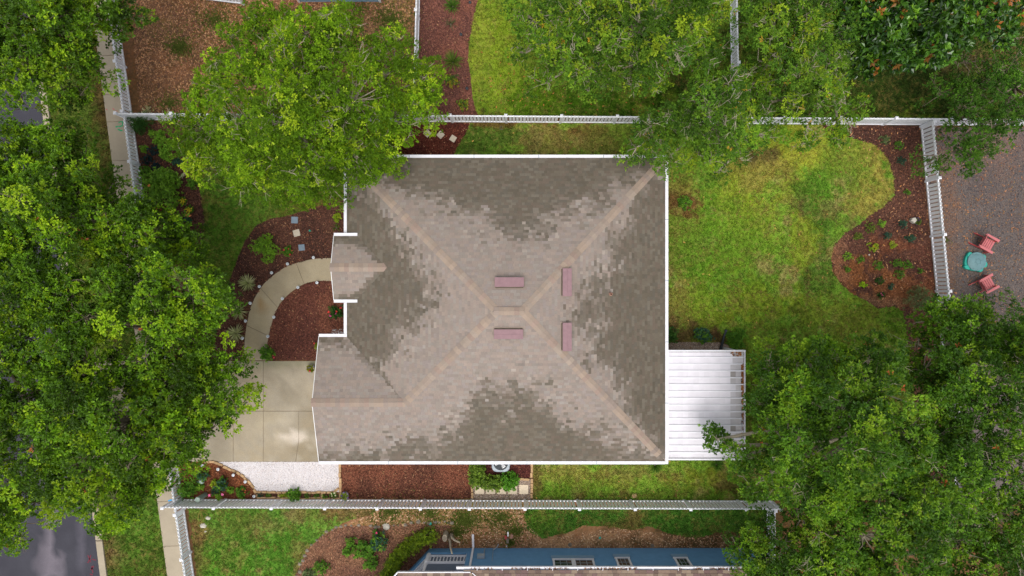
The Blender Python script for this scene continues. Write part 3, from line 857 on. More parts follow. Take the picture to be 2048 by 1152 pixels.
# ================================================================== FENCES
def fence(name, label, a, b, h, post_px=None, spacing=0.162, group=None, scallop=0.0, post_every=2.5, posts=None, mat='vinyl2', pick_w=.118):
    a = Vector(P(*a)); b = Vector(P(*b))
    L = (b - a).length; d = (b - a).normalized(); rz = math.atan2(d.y, d.x)
    root = thing(name, label, 'fence', tuple(a), group)
    w = pick_w
    def hz(t):
        return h
    # shared picket
    pm = MB()
    ww, tt = w / 2, .011
    vs = [(-ww, -tt, .05), (ww, -tt, .05), (ww, tt, .05), (-ww, tt, .05), (-ww, -tt, h - .05), (ww, -tt, h - .05), (ww, tt, h - .05), (-ww, tt, h - .05), (0, -tt, h), (0, tt, h)]
    pm.add(vs, [(3, 2, 1, 0), (0, 1, 5, 8, 4), (2, 3, 7, 9, 6), (1, 2, 6, 5), (3, 0, 4, 7), (5, 6, 9, 8), (7, 4, 8, 9)])
    pme = pm.mesh('picket', M[mat])
    post = MB().box((0, 0, (h + .02) / 2), (.10, .10, h + .02)).mesh('post', M['vinyl'])
    capm = MB().box((0, 0, 0), (.135, .135, .02)).box((0, 0, .035), (.13, .13, .05), taper=.15).mesh('cap', M['vinyl'])
    if posts is None:
        k = max(1, round(L / post_every)); ps = [L * i / k for i in range(k + 1)]
    else:
        ps = posts
    zb = [.13, h - .14]
    for i, t in enumerate(ps):
        p = d * t
        po = link('post', post, root, p, rz)
        cp = link('cap', capm, po, (0, 0, h + .03))
    n = int(L / spacing)
    for i in range(n):
        t = (i + .5) * L / n
        if any(abs(t - q) < .075 for q in ps):
            continue
        o = link('picket', pme, root, d * t, rz + random.gauss(0, .02))
        o.location.z = random.gauss(0, .004)
    for i in range(len(ps) - 1):
        for z in zb:
            sag = random.gauss(0, .006)
            m = MB().bar(d * (ps[i] + .05) + Vector((0, 0, z)), d * (ps[i + 1] - .05) + Vector((0, 0, z + sag)), .058, .085)
            link('rail', m.mesh('rail', M['vinyl']), root, (0, 0, 0))
    return root

fence('picket_fence', 'long white picket fence between the house and the blue house', (352, 998), (1543, 1001), 1.32,
      posts=[.05, 2.35, 4.95, 7.35, 9.7, 11.65, 13.85, 16.35, 18.8, 21.3, 23.8, 26.3, 27.85])
fence('picket_fence', 'long white picket fence along the upper side from street to gravel yard', (262, 240), (2300, 253), 1.25)
fence('picket_fence', 'tall white picket fence between backyard mulch bed and gravel yard', (1840, 254), (1912, 1020), 1.1, spacing=.182, pick_w=.125)
fence('picket_fence', 'low white street fence beside the sidewalk, upper stretch', (224, -60), (336, 720), .9, post_every=2.3)
fence('picket_fence', 'low white street fence beside the sidewalk, lower stretch', (357, 930), (395, 1190), .95, post_every=2.3)
fence('picket_fence', 'white picket fence from the top edge down beside the light green tree', (841, -60), (833, 236), 1.1)
fence('picket_fence', 'white picket fence seen between the sparse trees at top', (1458, -60), (1464, 242), 1.15)
fence('picket_fence', 'short white picket fence running down beside the lower right trees', (1533, 1006), (1532, 1130), 1.15, post_every=2.6)
fence('picket_fence', 'white picket fence at the top edge, slightly crooked', (300, -14), (488, 9), 1.0)

# ================================================================== HOUSE
house = thing('house', 'single storey house with brown mottled shingle hip roof and white gutters', 'house', (-.5, -.8, 0))
pit = .36
EX0, EX1, EY0, EY1, EZ = -7.37, 6.26, -7.33, 5.66, 2.75
RY = -.835; RXL, RXR = -.875, .14
RZ = EZ + (EY1 - RY) * pit
GX0 = -8.57; GYN = -2.01; GRY = (GYN + EY0) / 2; GRZ = EZ + (GYN - GRY) * pit
GRX = EX0 + (GRZ - EZ) / pit
PZ = 2.92; PX0 = -7.88; PYN, PYS = 2.30, -.405; PRY = (PYN + PYS) / 2; PRZ = PZ + (PYN - PRY) * pit; PRX = EX0 + (PRZ - EZ) / pit
# walls
wl = thing('wall_shell', None, None, (0, 0, 0)); bpy.data.objects.remove(wl)
ov = .42
wpoly = [(EX0 + ov, EY1 - ov), (EX0 + ov, GYN - ov), (GX0 + .3, GYN - ov), (GX0 + .3, EY0 + ov), (EX1 - ov, EY0 + ov), (EX1 - ov, EY1 - ov)]
def wall_run(mb, poly, z0, z1, th=.15, closed=True):
    n = len(poly)
    for i in range(n if closed else n - 1):
        a = Vector((*poly[i], (z0 + z1) / 2)); b = Vector((*poly[(i + 1) % n], (z0 + z1) / 2))
        d = (b - a).normalized()
        mb.bar(a + d * th * .5, b - d * th * .5, th, z1 - z0)
wmb = MB(); wall_run(wmb, wpoly, 0, 2.66)
wall = wmb.build('wall', M['wall'], house)
# gable ends
g = MB(); xg = GX0 + .3
g.add([(xg, GYN - .05, EZ - .1), (xg, EY0 + .05, EZ - .1), (xg, GRY, GRZ - .06), (xg + .12, GYN - .05, EZ - .1), (xg + .12, EY0 + .05, EZ - .1), (xg + .12, GRY, GRZ - .06)], [(0, 1, 2), (5, 4, 3), (0, 2, 5, 3), (1, 4, 5, 2)])
g.build('gable', M['wall'], house)
g = MB(); xg = PX0 + .15
g.add([(xg, PYN - .05, PZ - .1), (xg, PYS + .05, PZ - .1), (xg, PRY, PRZ - .06), (xg + .12, PYN - .05, PZ - .1), (xg + .12, PYS + .05, PZ - .1), (xg + .12, PRY, PRZ - .06)], [(0, 1, 2), (5, 4, 3), (0, 2, 5, 3), (1, 4, 5, 2)])
g.build('gable', M['trim'], house)
for y in (PYN - .3, PYS + .3):
    MB().lathe((PX0 + .25, y, 0), [(.13, 0), (.13, .1), (.09, .14), (.08, 2.6), (.12, 2.66), (.12, 2.86)], 14).build('porch_column', M['trim'], house)
# doors and windows
gd = MB().box((GX0 + .3 - .10, GRY, 1.1), (.05, 4.3, 2.15)).build('garage_door', M['trim'], house)
for k in range(4):
    MB().box((GX0 + .3 - .14, GRY, .3 + .53 * k), (.03, 4.2, .47)).build('door_panel', M['gutter'], gd)
fd = MB().box((EX0 + ov - .09, PRY, 1.05), (.06, .95, 2.1)).build('front_door', M['wood'], house)
MB().lathe((EX0 + ov - .16, PRY - .36, 1.0), [(.02, -.03), (.035, 0), (.02, .03)], 8).build('handle', M['metalgrey'], fd)
def hwin(x, y, nx_, ny_, w=1.1, h=1.2, z=1.5):
    along_x = abs(ny_) > 0
    sz = (w, .05, h) if along_x else (.05, w, h)
    f = MB().box((x + nx_ * .1, y + ny_ * .1, z), sz).build('window', M['trim'], house)
    for s in (-1, 1):
        sz2 = (w * .44, .02, h * .86) if along_x else (.02, w * .44, h * .86)
        off = (s * w * .235, 0) if along_x else (0, s * w * .235)
        MB().box((x + nx_ * .135 + off[0], y + ny_ * .135 + off[1], z), sz2).build('pane', M['glass'], f)
hwin(EX0 + ov, 4.1, -1, 0); hwin(EX0 + ov, -1.4, -1, 0, .9)
for x in (-5, -1.5, 3.2): hwin(x, EY1 - ov, 0, 1)
for x in (-4.5, 3.2): hwin(x, EY0 + ov, 0, -1)
for y in (4, 1.2, -5): hwin(EX1 - ov, y, 1, 0, 1.4)
# roof deck
roof = MB()
dz = -.02
A = (EX0, EY1, EZ + dz); B = (EX1, EY1, EZ + dz); C = (EX1, EY0, EZ + dz); L_ = (RXL, RY, RZ + dz); R_ = (RXR, RY, RZ + dz)
D = (EX0, EY0, EZ + dz)
roof.add([A, B, C, D, L_, R_], [(1, 0, 4, 5), (2, 1, 5), (3, 2, 5, 4), (0, 3, 4), (0, 1, 2, 3)])
roof.add([(GX0, GYN, EZ + dz), (EX0 + .3, GYN, EZ + dz), (GRX + .05, GRY, GRZ + dz), (GX0, GRY, GRZ + dz), (GX0, EY0, EZ + dz), (EX0 + .3, EY0, EZ + dz)], [(0, 3, 2, 1), (3, 4, 5, 2)])
roof.add([(PX0, PYN, PZ + dz), (-6.6, PYN, PZ + dz), (PRX + .05, PRY, PRZ + dz), (PX0, PRY, PRZ + dz), (PX0, PYS, PZ + dz), (-6.6, PYS, PZ + dz)], [(0, 3, 2, 1), (3, 4, 5, 2)])
roof_o = roof.build('roof', M['felt'], house)

# z of the roof planes
def z_w(x): return EZ + (x - EX0) * pit
def z_gar(y): return EZ + min(y - EY0, GYN - y) * pit
def z_por(y): return PZ + min(PYN - y, y - PYS) * pit

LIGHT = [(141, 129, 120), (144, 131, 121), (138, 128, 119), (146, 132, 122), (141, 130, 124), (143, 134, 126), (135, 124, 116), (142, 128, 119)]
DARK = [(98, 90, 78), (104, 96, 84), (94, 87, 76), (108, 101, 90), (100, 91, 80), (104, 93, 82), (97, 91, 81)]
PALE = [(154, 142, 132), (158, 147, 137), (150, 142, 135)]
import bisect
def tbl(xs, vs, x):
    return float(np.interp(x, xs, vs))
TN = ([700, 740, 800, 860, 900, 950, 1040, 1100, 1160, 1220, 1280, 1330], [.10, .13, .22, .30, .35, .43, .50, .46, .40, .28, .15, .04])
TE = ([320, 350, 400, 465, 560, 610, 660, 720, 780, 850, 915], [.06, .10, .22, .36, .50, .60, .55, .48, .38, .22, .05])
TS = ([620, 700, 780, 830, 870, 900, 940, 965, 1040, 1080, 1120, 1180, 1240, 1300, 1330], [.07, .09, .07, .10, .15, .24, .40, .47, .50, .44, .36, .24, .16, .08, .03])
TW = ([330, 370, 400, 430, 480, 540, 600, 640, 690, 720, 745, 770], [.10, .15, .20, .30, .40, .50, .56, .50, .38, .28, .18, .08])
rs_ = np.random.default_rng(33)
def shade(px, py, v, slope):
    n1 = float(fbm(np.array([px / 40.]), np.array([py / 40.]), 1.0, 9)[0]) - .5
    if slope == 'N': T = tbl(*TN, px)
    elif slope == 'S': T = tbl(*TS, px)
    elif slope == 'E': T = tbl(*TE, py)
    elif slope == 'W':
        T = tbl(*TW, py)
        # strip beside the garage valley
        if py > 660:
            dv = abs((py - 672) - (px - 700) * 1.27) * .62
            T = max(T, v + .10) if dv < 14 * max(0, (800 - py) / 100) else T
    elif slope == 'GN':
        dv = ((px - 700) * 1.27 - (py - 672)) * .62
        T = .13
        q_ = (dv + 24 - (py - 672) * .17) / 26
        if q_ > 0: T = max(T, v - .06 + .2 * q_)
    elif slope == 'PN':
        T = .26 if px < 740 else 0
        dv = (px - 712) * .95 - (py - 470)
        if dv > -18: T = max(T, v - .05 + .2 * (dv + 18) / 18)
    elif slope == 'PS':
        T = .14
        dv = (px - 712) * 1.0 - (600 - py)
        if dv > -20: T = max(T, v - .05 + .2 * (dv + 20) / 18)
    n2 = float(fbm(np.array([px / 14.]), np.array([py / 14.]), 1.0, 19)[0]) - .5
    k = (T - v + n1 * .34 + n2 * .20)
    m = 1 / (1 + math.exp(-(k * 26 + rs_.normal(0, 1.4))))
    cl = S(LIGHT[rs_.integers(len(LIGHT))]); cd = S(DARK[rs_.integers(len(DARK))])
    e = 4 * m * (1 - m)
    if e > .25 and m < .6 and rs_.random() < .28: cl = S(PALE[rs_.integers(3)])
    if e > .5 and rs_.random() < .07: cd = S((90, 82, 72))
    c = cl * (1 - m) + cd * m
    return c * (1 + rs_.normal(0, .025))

EXPO = .118
tabs = []       # (verts8, color, height)
def lay(org, uax, vax, vlen, u0, u1, slope, keep=None):
    """org world, uax along eave, vax up the plan direction (unit), rows in plan; u0(v),u1(v)"""
    nrm = Vector((-vax[0] * pit, -vax[1] * pit, 1)).normalized()
    rows = int(vlen / EXPO) + 1
    for j in range(rows):
        vb = j * EXPO - (.012 if j == 0 else 0); vt = min((j + 1) * EXPO + .01, vlen)
        if vt - vb < .02: continue
        ub = u0(max(vb, 0)); ue = u1(max(vb, 0)); tb = u0(vt); te = u1(vt)
        u = min(ub, tb) - rs_.random() * .3
        while u < max(ue, te):
            w = rs_.choice([.12, .15, .18, .21, .25])
            a, b = u, u + w - .002
            u += w
            a0, b0 = max(a, ub), min(b, ue); a1, b1 = max(a, tb), min(b, te)
            if b0 - a0 < .01 and b1 - a1 < .01: continue
            b0 = max(a0 + .001, b0); b1 = max(a1 + .001, b1)
            th = .010 + rs_.random() * .003
            def W(uu, vv, zz):
                p = Vector(org) + Vector((uax[0], uax[1], 0)) * uu + Vector((vax[0], vax[1], pit)) * vv
                return p + nrm * zz
            pts = [W(a0, vb, th), W(b0, vb, th), W(b1, vt, .004), W(a1, vt, .004), W(a0, vb, -.01), W(b0, vb, -.01), W(b1, vt, -.01), W(a1, vt, -.01)]
            c = sum(pts[:4], Vector()) / 4
            if keep and not keep(c): continue
            px, py = PX(c.x, c.y, c.z)
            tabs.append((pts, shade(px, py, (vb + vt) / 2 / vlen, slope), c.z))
D_ = EY1 - RY
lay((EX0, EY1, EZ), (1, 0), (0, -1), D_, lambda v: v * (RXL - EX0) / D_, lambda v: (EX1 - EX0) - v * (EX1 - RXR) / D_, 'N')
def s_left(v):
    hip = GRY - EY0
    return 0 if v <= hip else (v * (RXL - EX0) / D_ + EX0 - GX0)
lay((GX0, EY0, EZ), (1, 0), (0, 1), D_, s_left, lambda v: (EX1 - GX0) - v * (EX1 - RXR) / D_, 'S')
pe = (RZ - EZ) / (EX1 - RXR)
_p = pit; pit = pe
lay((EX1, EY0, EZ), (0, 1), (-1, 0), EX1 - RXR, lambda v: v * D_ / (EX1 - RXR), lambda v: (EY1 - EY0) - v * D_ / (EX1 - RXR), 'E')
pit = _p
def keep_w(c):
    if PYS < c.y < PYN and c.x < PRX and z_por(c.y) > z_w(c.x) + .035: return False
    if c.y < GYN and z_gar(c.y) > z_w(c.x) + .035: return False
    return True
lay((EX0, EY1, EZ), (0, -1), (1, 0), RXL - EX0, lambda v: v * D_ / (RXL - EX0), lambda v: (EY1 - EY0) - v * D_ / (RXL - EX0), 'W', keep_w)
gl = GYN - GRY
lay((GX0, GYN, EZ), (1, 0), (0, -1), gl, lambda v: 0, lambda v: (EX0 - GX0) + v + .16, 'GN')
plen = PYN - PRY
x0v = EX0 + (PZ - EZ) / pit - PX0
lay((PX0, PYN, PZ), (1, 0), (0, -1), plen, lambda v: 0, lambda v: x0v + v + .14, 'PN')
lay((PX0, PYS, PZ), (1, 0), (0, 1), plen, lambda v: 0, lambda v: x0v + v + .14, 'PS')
tabs.sort(key=lambda t: -t[2])
TF = [(0, 1, 2, 3), (4, 5, 1, 0), (5, 6, 2, 1), (7, 4, 0, 3)]
off = np.array(ORI[roof_o])
for pts, col, _z in tabs[:300]:
    me = raw_mesh('shingle', np.array([tuple(p) for p in pts]) - off, np.array(TF), M['shingle'], np.array([tuple(col) + (1,)] * 4))
    link('shingle', me, roof_o)
rest = tabs[300:]
V = np.array([[tuple(p) for p in t[0]] for t in rest]).reshape(-1, 3) - off
Fa = (np.array(TF)[None] + np.arange(len(rest))[:, None, None] * 8).reshape(-1, 4)
Ca = np.repeat(np.array([t[1] for t in rest]), 4, 0)
so = link('shingles', raw_mesh('shingles', V, Fa, M['shingle'], Ca), roof_o); so['kind'] = 'stuff'
# hip and ridge caps
CAP = [(150, 134, 120), (145, 130, 118), (153, 136, 121), (148, 129, 117), (151, 137, 124), (143, 129, 119)]
def caps(a, b, n1, n2, w=.17, step=.20, cut=0.0, lift=0.0):
    a, b = Vector(a), Vector(b); b = b - (b - a).normalized() * cut; a.z += lift; b.z += lift; n1 = Vector(n1).normalized(); n2 = Vector(n2).normalized()
    d = (b - a).normalized(); L = (b - a).length
    s1 = d.cross(n1).normalized(); s2 = d.cross(n2).normalized()
    # each wing points down its own slope
    if s1.z > 0: s1 = -s1
    if s2.z > 0: s2 = -s2
    t = -.05
    while t < L:
        p = a + d * t; q = a + d * min(t + step + .02, L)
        h0, h1 = .034, .018
        up = Vector((0, 0, 1))
        vs = [p + up * h0, q + up * h1, q + s1 * w + up * (h1 - .004), p + s1 * w + up * (h0 - .004), q + s2 * w + up * (h1 - .004), p + s2 * w + up * (h0 - .004),
              p - up * .01, p + s1 * w - up * .01, p + s2 * w - up * .01, q + s1 * w - up * .01, q + s2 * w - up * .01]
        fs = [(0, 1, 2, 3), (1, 0, 5, 4), (6, 0, 3, 7), (0, 6, 8, 5), (7, 3, 2, 9), (8, 10, 4, 5)]
        col = S(CAP[rs_.integers(6)]) * (1 + rs_.normal(0, .04))
        me = raw_mesh('ridge_cap', np.array([tuple(v) for v in vs]) - off, fs, M['shingle'], np.array([tuple(col) + (1,)] * 6))
        link('ridge_cap', me, roof_o)
        t += step
NN, NS, NW, NE = (0, pit, 1), (0, -pit, 1), (-pit, 0, 1), (pe, 0, 1)
lp = (RXL, RY, RZ); rp = (RXR, RY, RZ)
caps((EX0, EY1, EZ), lp, NN, NW, cut=.02); caps((EX1, EY1, EZ), rp, NN, NE, cut=.02); caps((EX1 - .3, EY0 + .32, EZ + .115), rp, NS, NE, cut=.02)
caps((GRX, GRY, GRZ), lp, NS, NW, cut=.02); caps((lp[0] - .06, lp[1], lp[2]), (rp[0] + .06, rp[1], rp[2]), NN, NS, lift=.03); caps((GX0, GRY, GRZ), (GRX, GRY, GRZ), NN, NS, w=.19); caps((PX0, PRY, PRZ), (PRX, PRY, PRZ), NN, NS, w=.19)
# gutters, white and shallow
def gutter(a, b, z, side):
    a, b = Vector((*a, z)), Vector((*b, z))
    m = MB()
    n = Vector(side + (0,))
    m.bar(a + n * .065, b + n * .065, .125, .11)
    m.bar(a + n * .122 + Vector((0, 0, .058)), b + n * .122 + Vector((0, 0, .058)), .016, .012)
    m.bar(a + n * .01 + Vector((0, 0, .058)), b + n * .01 + Vector((0, 0, .058)), .016, .012)
    g = m.build('gutter', M['gutter'], house)
    L = (b - a).length; d = (b - a).normalized(); k = int(L / 3)
    for i in range(1, k + 1):
        MB().bar(a + d * (L * i / (k + 1)) + n * .065 + Vector((0, 0, .058)), a + d * (L * i / (k + 1) + .03) + n * .065 + Vector((0, 0, .058)), .14, .014).build('strap', M['metalgrey'], g)
gz = EZ - .03
gutter((EX0 - .12, EY1), (EX1 + .12, EY1), gz, (0, 1)); gutter((EX1, EY1), (EX1, EY0 - .12), gz, (1, 0)); gutter((GX0, EY0), (EX1, EY0), gz, (0, -1))
gutter((EX0, EY1), (EX0, PYN + .14), gz, (-1, 0)); gutter((EX0, PYS - .14), (EX0, GYN + .14), gz, (-1, 0)); gutter((GX0, GYN), (EX0, GYN), gz, (0, 1))
gutter((PX0, PYN), (PX0 + 1.0, PYN), PZ - .02, (0, 1)); gutter((PX0, PYS), (PX0 + 1.0, PYS), PZ - .02, (0, -1))
# rake boards
for (x, y0, y1, z0, z1) in ((GX0, GYN, GRY, EZ, GRZ), (GX0, EY0, GRY, EZ, GRZ), (PX0, PYN, PRY, PZ, PRZ), (PX0, PYS, PRY, PZ, PRZ)):
    MB().bar((x - .012, y0, z0 - .08), (x - .012, y1, z1 - .08), .03, .15).build('rake_board', M['trim'], house)
MB().add([(EX0 - .1, EY1 + .1, EZ - .09), (EX1 + .1, EY1 + .1, EZ - .09), (EX1 + .1, EY0 - .1, EZ - .09), (EX0 - .1, EY0 - .1, EZ - .09)], [(0, 3, 2, 1)]).add(
    [(GX0, GYN, EZ - .095), (EX0, GYN, EZ - .095), (EX0, EY0, EZ - .095), (GX0, EY0, EZ - .095)], [(0, 3, 2, 1)]).build('soffit', M['trim'], house)
# roof vents: wedge box standing proud, plum lid
def vent(px, py, lx, ly, slope):
    # centre of the lid seen at px,py
    z = 4.6
    for _ in range(6):
        x, y, _z = P(px, py, z + .2)
        z = {'N': EZ + (EY1 - y) * pit, 'S': EZ + (y - EY0) * pit, 'E': EZ + (EX1 - x) * pe}[slope]
    dn = {'N': Vector((0, 1, -pit)), 'S': Vector((0, -1, -pit)), 'E': Vector((1, 0, -pe))}[slope].normalized()   # downslope
    al = Vector((1, 0, 0)) if slope in 'NS' else Vector((0, 1, 0))
    up = al.cross(dn); up = up if up.z > 0 else -up
    c = Vector((x, y, z))
    v = thing('x', None, None); bpy.data.objects.remove(v)
    b = MB()
    L = lx / 2; Wd = ly / 2
    def q(a, d_, u): return c + al * a + dn * d_ + up * u
    b.add([q(-L * .95, -Wd - .02, -.02), q(L * .95, -Wd - .02, -.02), q(L * .95, Wd * .9, -.02), q(-L * .95, Wd * .9, -.02), q(-L * .95, -Wd - .02, .10), q(L * .95, -Wd - .02, .10), q(L * .95, Wd * .9, .20), q(-L * .95, Wd * .9, .20)],
          [(4, 5, 6, 7), (0, 1, 5, 4), (1, 2, 6, 5), (2, 3, 7, 6), (3, 0, 4, 7), (0, 3, 2, 1)])
    vo = b.build('roof_vent', M['ventdark'], house)
    m = MB()
    for k in range(2):
        d0, d1 = -Wd + k * Wd, -Wd + (k + 1) * Wd
        hh = .125 + .05 * (d0 + Wd) / Wd; h2 = .125 + .05 * (d1 + Wd) / Wd
        kk = .012 if k else 0
        m.add([q(-L, d0, hh + kk), q(L, d0, hh + kk), q(L, d1, h2 + kk), q(-L, d1, h2 + kk), q(-L, d0, hh - .03), q(L, d0, hh - .03), q(L, d1, h2 - .03), q(-L, d1, h2 - .03)],
              [(0, 1, 2, 3), (4, 5, 1, 0), (5, 6, 2, 1), (6, 7, 3, 2), (7, 4, 0, 3)])
    m.build('vent_lid', M['vent'], vo)
    m = MB().add([q(-L * 1.05, -Wd - .07, .015), q(L * 1.05, -Wd - .07, .015), q(L * 1.05, Wd + .03, .015), q(-L * 1.05, Wd + .03, .015)], [(0, 1, 2, 3)])
    m.build('flashing', M['flash'], vo)
vent(1018.5, 567, 1.16, .36, 'N'); vent(1017, 665.5, 1.16, .36, 'S'); vent(1131.5, 564.5, 1.12, .34, 'E'); vent(1131.5, 674, 1.14, .34, 'E')
x, y, _ = P(1220, 588, 3.5); zz = EZ + (EX1 - x) * pe
MB().lathe((x, y, zz - .05), [(.07, 0), (.07, .12), (.05, .13), (.05, .3), (.035, .3), (.035, .1)], 12).build('vent_pipe', M['pipe'], house)

# ================================================================== PATIO COVER
pc = thing('patio_cover', 'white ribbed metal patio cover attached to the right side of the house', 'patio cover', P(1410, 810, 0))
z0, z1 = 2.62, 2.38
def PT(px, py):
    # height by x position
    t = (px - 1333) / (1490 - 1333)
    return Vector(P(px, py, z0 + (z1 - z0) * t))
ribs = [706] + [714.5 + 13.55 * i for i in range(15)] + [913]
rr = np.random.default_rng(4)
yy = [703.5, 714.3] + [714.3 + 13.6 * i for i in range(1, 15)] + [916]
for i in range(len(yy) - 1):
    nseg = 14
    vs, cs, fs = [], [], []
    xs = np.linspace(1334, 1482 if i > 1 else 1487, nseg + 1)
    for k, x in enumerate(xs):
        for y in (yy[i] + .9, yy[i + 1] - .3):
            vs.append(PT(x, y) - ORI[pc])
    fcol = []
    for k in range(nseg):
        fs.append((2 * k, 2 * k + 1, 2 * k + 3, 2 * k + 2))
        u = (k + .5) / nseg
        base = S((224, 220, 226)) * (1 - .09 * rr.random())
        if .84 < u < .93:
            st = rr.random() * .75; base = base * (1 - st) + S((120, 112, 98)) * st
        if u >= .93:
            base = base * .6 + S((140, 130, 116)) * .4
        fcol.append(tuple(base) + (1,))
    link('roof_panel', raw_mesh('roof_panel', np.array([tuple(v) for v in vs]), fs, M['patio'], np.array(fcol)), pc)
for i, y in enumerate(yy[1:-1]):
    big = i % 2 == 0
    e = 1487 if i % 2 == 0 else 1484
    MB().bar(PT(1334, y) + Vector((0, 0, .012)), PT(e, y) + Vector((0, 0, .012)), .05, .075 if big else .05).build('rib', M['gutter'], pc)
MB().bar(PT(1333, 701.5) + Vector((0, 0, 0)), PT(1490, 701.5), .07, .14).build('edge_beam', M['gutter'], pc)
MB().bar(PT(1333, 918) + Vector((0, 0, 0)), PT(1490, 918), .07, .14).build('edge_beam', M['gutter'], pc)
g = MB().bar(PT(1489, 700) + Vector((0, 0, -.02)), PT(1489, 919) + Vector((0, 0, -.02)), .045, .16)
g.bar(PT(1485.5, 700) + Vector((0, 0, -.13)), PT(1485.5, 919) + Vector((0, 0, -.13)), .2, .02)
g.build('end_gutter', M['gutter'], pc)
MB().bar(PT(1335, 700) + Vector((0, 0, .02)), PT(1335, 919) + Vector((0, 0, .02)), .09, .06).build('wall_flashing', M['gutter'], pc)
MB().bar(PT(1479, 703) + Vector((0, 0, -.09)), PT(1479, 917) + Vector((0, 0, -.09)), .02, .12).build('fascia', M['dark'], pc)
for y in (705, 810, 914):
    p = PT(1480, y); MB().box((p.x, p.y, 1.15), (.09, .09, 2.3)).build('post', M['gutter'], pc)
r = np.random.default_rng(21)
n = 420
yv = 702 + np.abs(r.normal(0, 1, n)) * 75; yv = np.clip(yv, 702, 912)
xv = r.uniform(1483, 1487.5, n); few = r.random(n) < .18; xv[few] = 1487 - np.abs(r.normal(0, 10, few.sum())); yv[few & (xv < 1482)] = 702 + r.random((few & (xv < 1482)).sum()) * 11
pts = np.array([tuple(PT(a, b)) for a, b in zip(xv, yv)])
q = quads_mesh('gutter_leaves', pts[:, 0], pts[:, 1], 0, r.uniform(.04, .08, n), r.uniform(.02, .05, n), pick([(150, 96, 50), (176, 120, 66), (100, 66, 40)], n, r, .2), M['bits'], r, .3)
co = np.zeros(len(q.data.vertices) * 3); q.data.vertices.foreach_get('co', co); co = co.reshape(-1, 3); co[:, 2] += np.repeat(pts[:, 2], 4) - .03 * np.repeat(xv > 1482, 4) * 2 + .02; q.data.vertices.foreach_set('co', co.ravel())
q['label'] = 'brown dead leaves caught in the end gutter of the patio cover'
pm = MB().prism(ccw(PP((1330, 712), (1486, 712), (1486, 918), (1330, 918))), -.05, .05).build('patio_slab', M['concrete']); pm['kind'] = 'structure'

# ================================================================== BLUE HOUSE (bottom)
bh = thing('blue_house', 'blue sided house with white porch and brown roof at the bottom edge', 'house', (4, -16, 0))
WY = -12.117
BX0, BX1 = -2.4, 11.2
bw = MB()
for i in range(18):
    z = .0 + i * .15
    bw.add([(BX0, WY + .022, z), (BX1, WY + .022, z), (BX1, WY, z + .149), (BX0, WY, z + .149), (BX0, WY - .05, z), (BX1, WY - .05, z), (BX1, WY - .05, z + .149), (BX0, WY - .05, z + .149)], [(1, 0, 3, 2), (0, 1, 5, 4), (2, 3, 7, 6), (3, 0, 4, 7), (1, 2, 6, 5)])
bw.build('siding', M['blue'], bh)
MB().box(((BX0 + BX1) / 2, WY - 4.2, 1.3), (BX1 - BX0 - .1, 8.2, 2.6)).build('wall', M['blue'], bh)
# roof slope with shingles
EYb = -12.03; pb = .42; bz = 2.66
MB().add([(BX0, EYb - .05, bz), (BX1 + .4, EYb - .05, bz), (BX1 + .4, EYb - 4.4, bz + 4.35 * pb), (BX0, EYb - 4.4, bz + 4.35 * pb), (BX1 + .4, EYb - 8.8, bz), (BX0, EYb - 8.8, bz)], [(1, 0, 3, 2), (2, 3, 5, 4)]).build('roof', M['felt'], bh)
tb = []
def nb(org, u0, u1, rows, z_of, lim=None):
    for j in range(rows):
        u = u0 - rs_.random() * .3
        while u < u1:
            w = rs_.choice([.2, .25, .305])
            a, b = max(u, u0), min(u + w - .006, u1); u += w
            if b - a < .03: continue
            ya, yb = org - j * .13, org - (j + 1) * .13 - .01
            if lim and not lim((a + b) / 2, ya): continue
            za, zb = z_of(ya) + .02, z_of(yb) + .006
            col = S([(122, 104, 92), (136, 116, 102), (110, 92, 84), (146, 128, 112), (118, 96, 92)][rs_.integers(5)]) * (1 + rs_.normal(0, .05))
            tb.append(([(a, ya, za), (b, ya, za), (b, yb, zb), (a, yb, zb), (a, ya, za - .03), (b, ya, za - .03), (b, yb, zb - .03), (a, yb, zb - .03)], col))
nb(EYb, BX0, BX1 + .4, 34, lambda y: bz + (EYb - y) * pb)
tb.sort(key=lambda t: -t[0][0][1])
inview = [t for t in tb]
offb = np.array(ORI[bh])
TFb = [(0, 3, 2, 1), (4, 0, 1, 5), (5, 1, 2, 6), (7, 3, 0, 4)]
for pts, col in inview[:150]:
    link('shingle', raw_mesh('shingle', np.array(pts) - offb, np.array(TFb), M['shingle'], np.array([tuple(col) + (1,)] * 4)), bh)
rest = inview[150:]
V = np.array([t[0] for t in rest]).reshape(-1, 3) - offb
Fa = (np.array(TFb)[None] + np.arange(len(rest))[:, None, None] * 8).reshape(-1, 4)
link('shingles', raw_mesh('shingles', V, Fa, M['shingle'], np.repeat(np.array([t[1] for t in rest]), 4, 0)), bh)['kind'] = 'stuff'
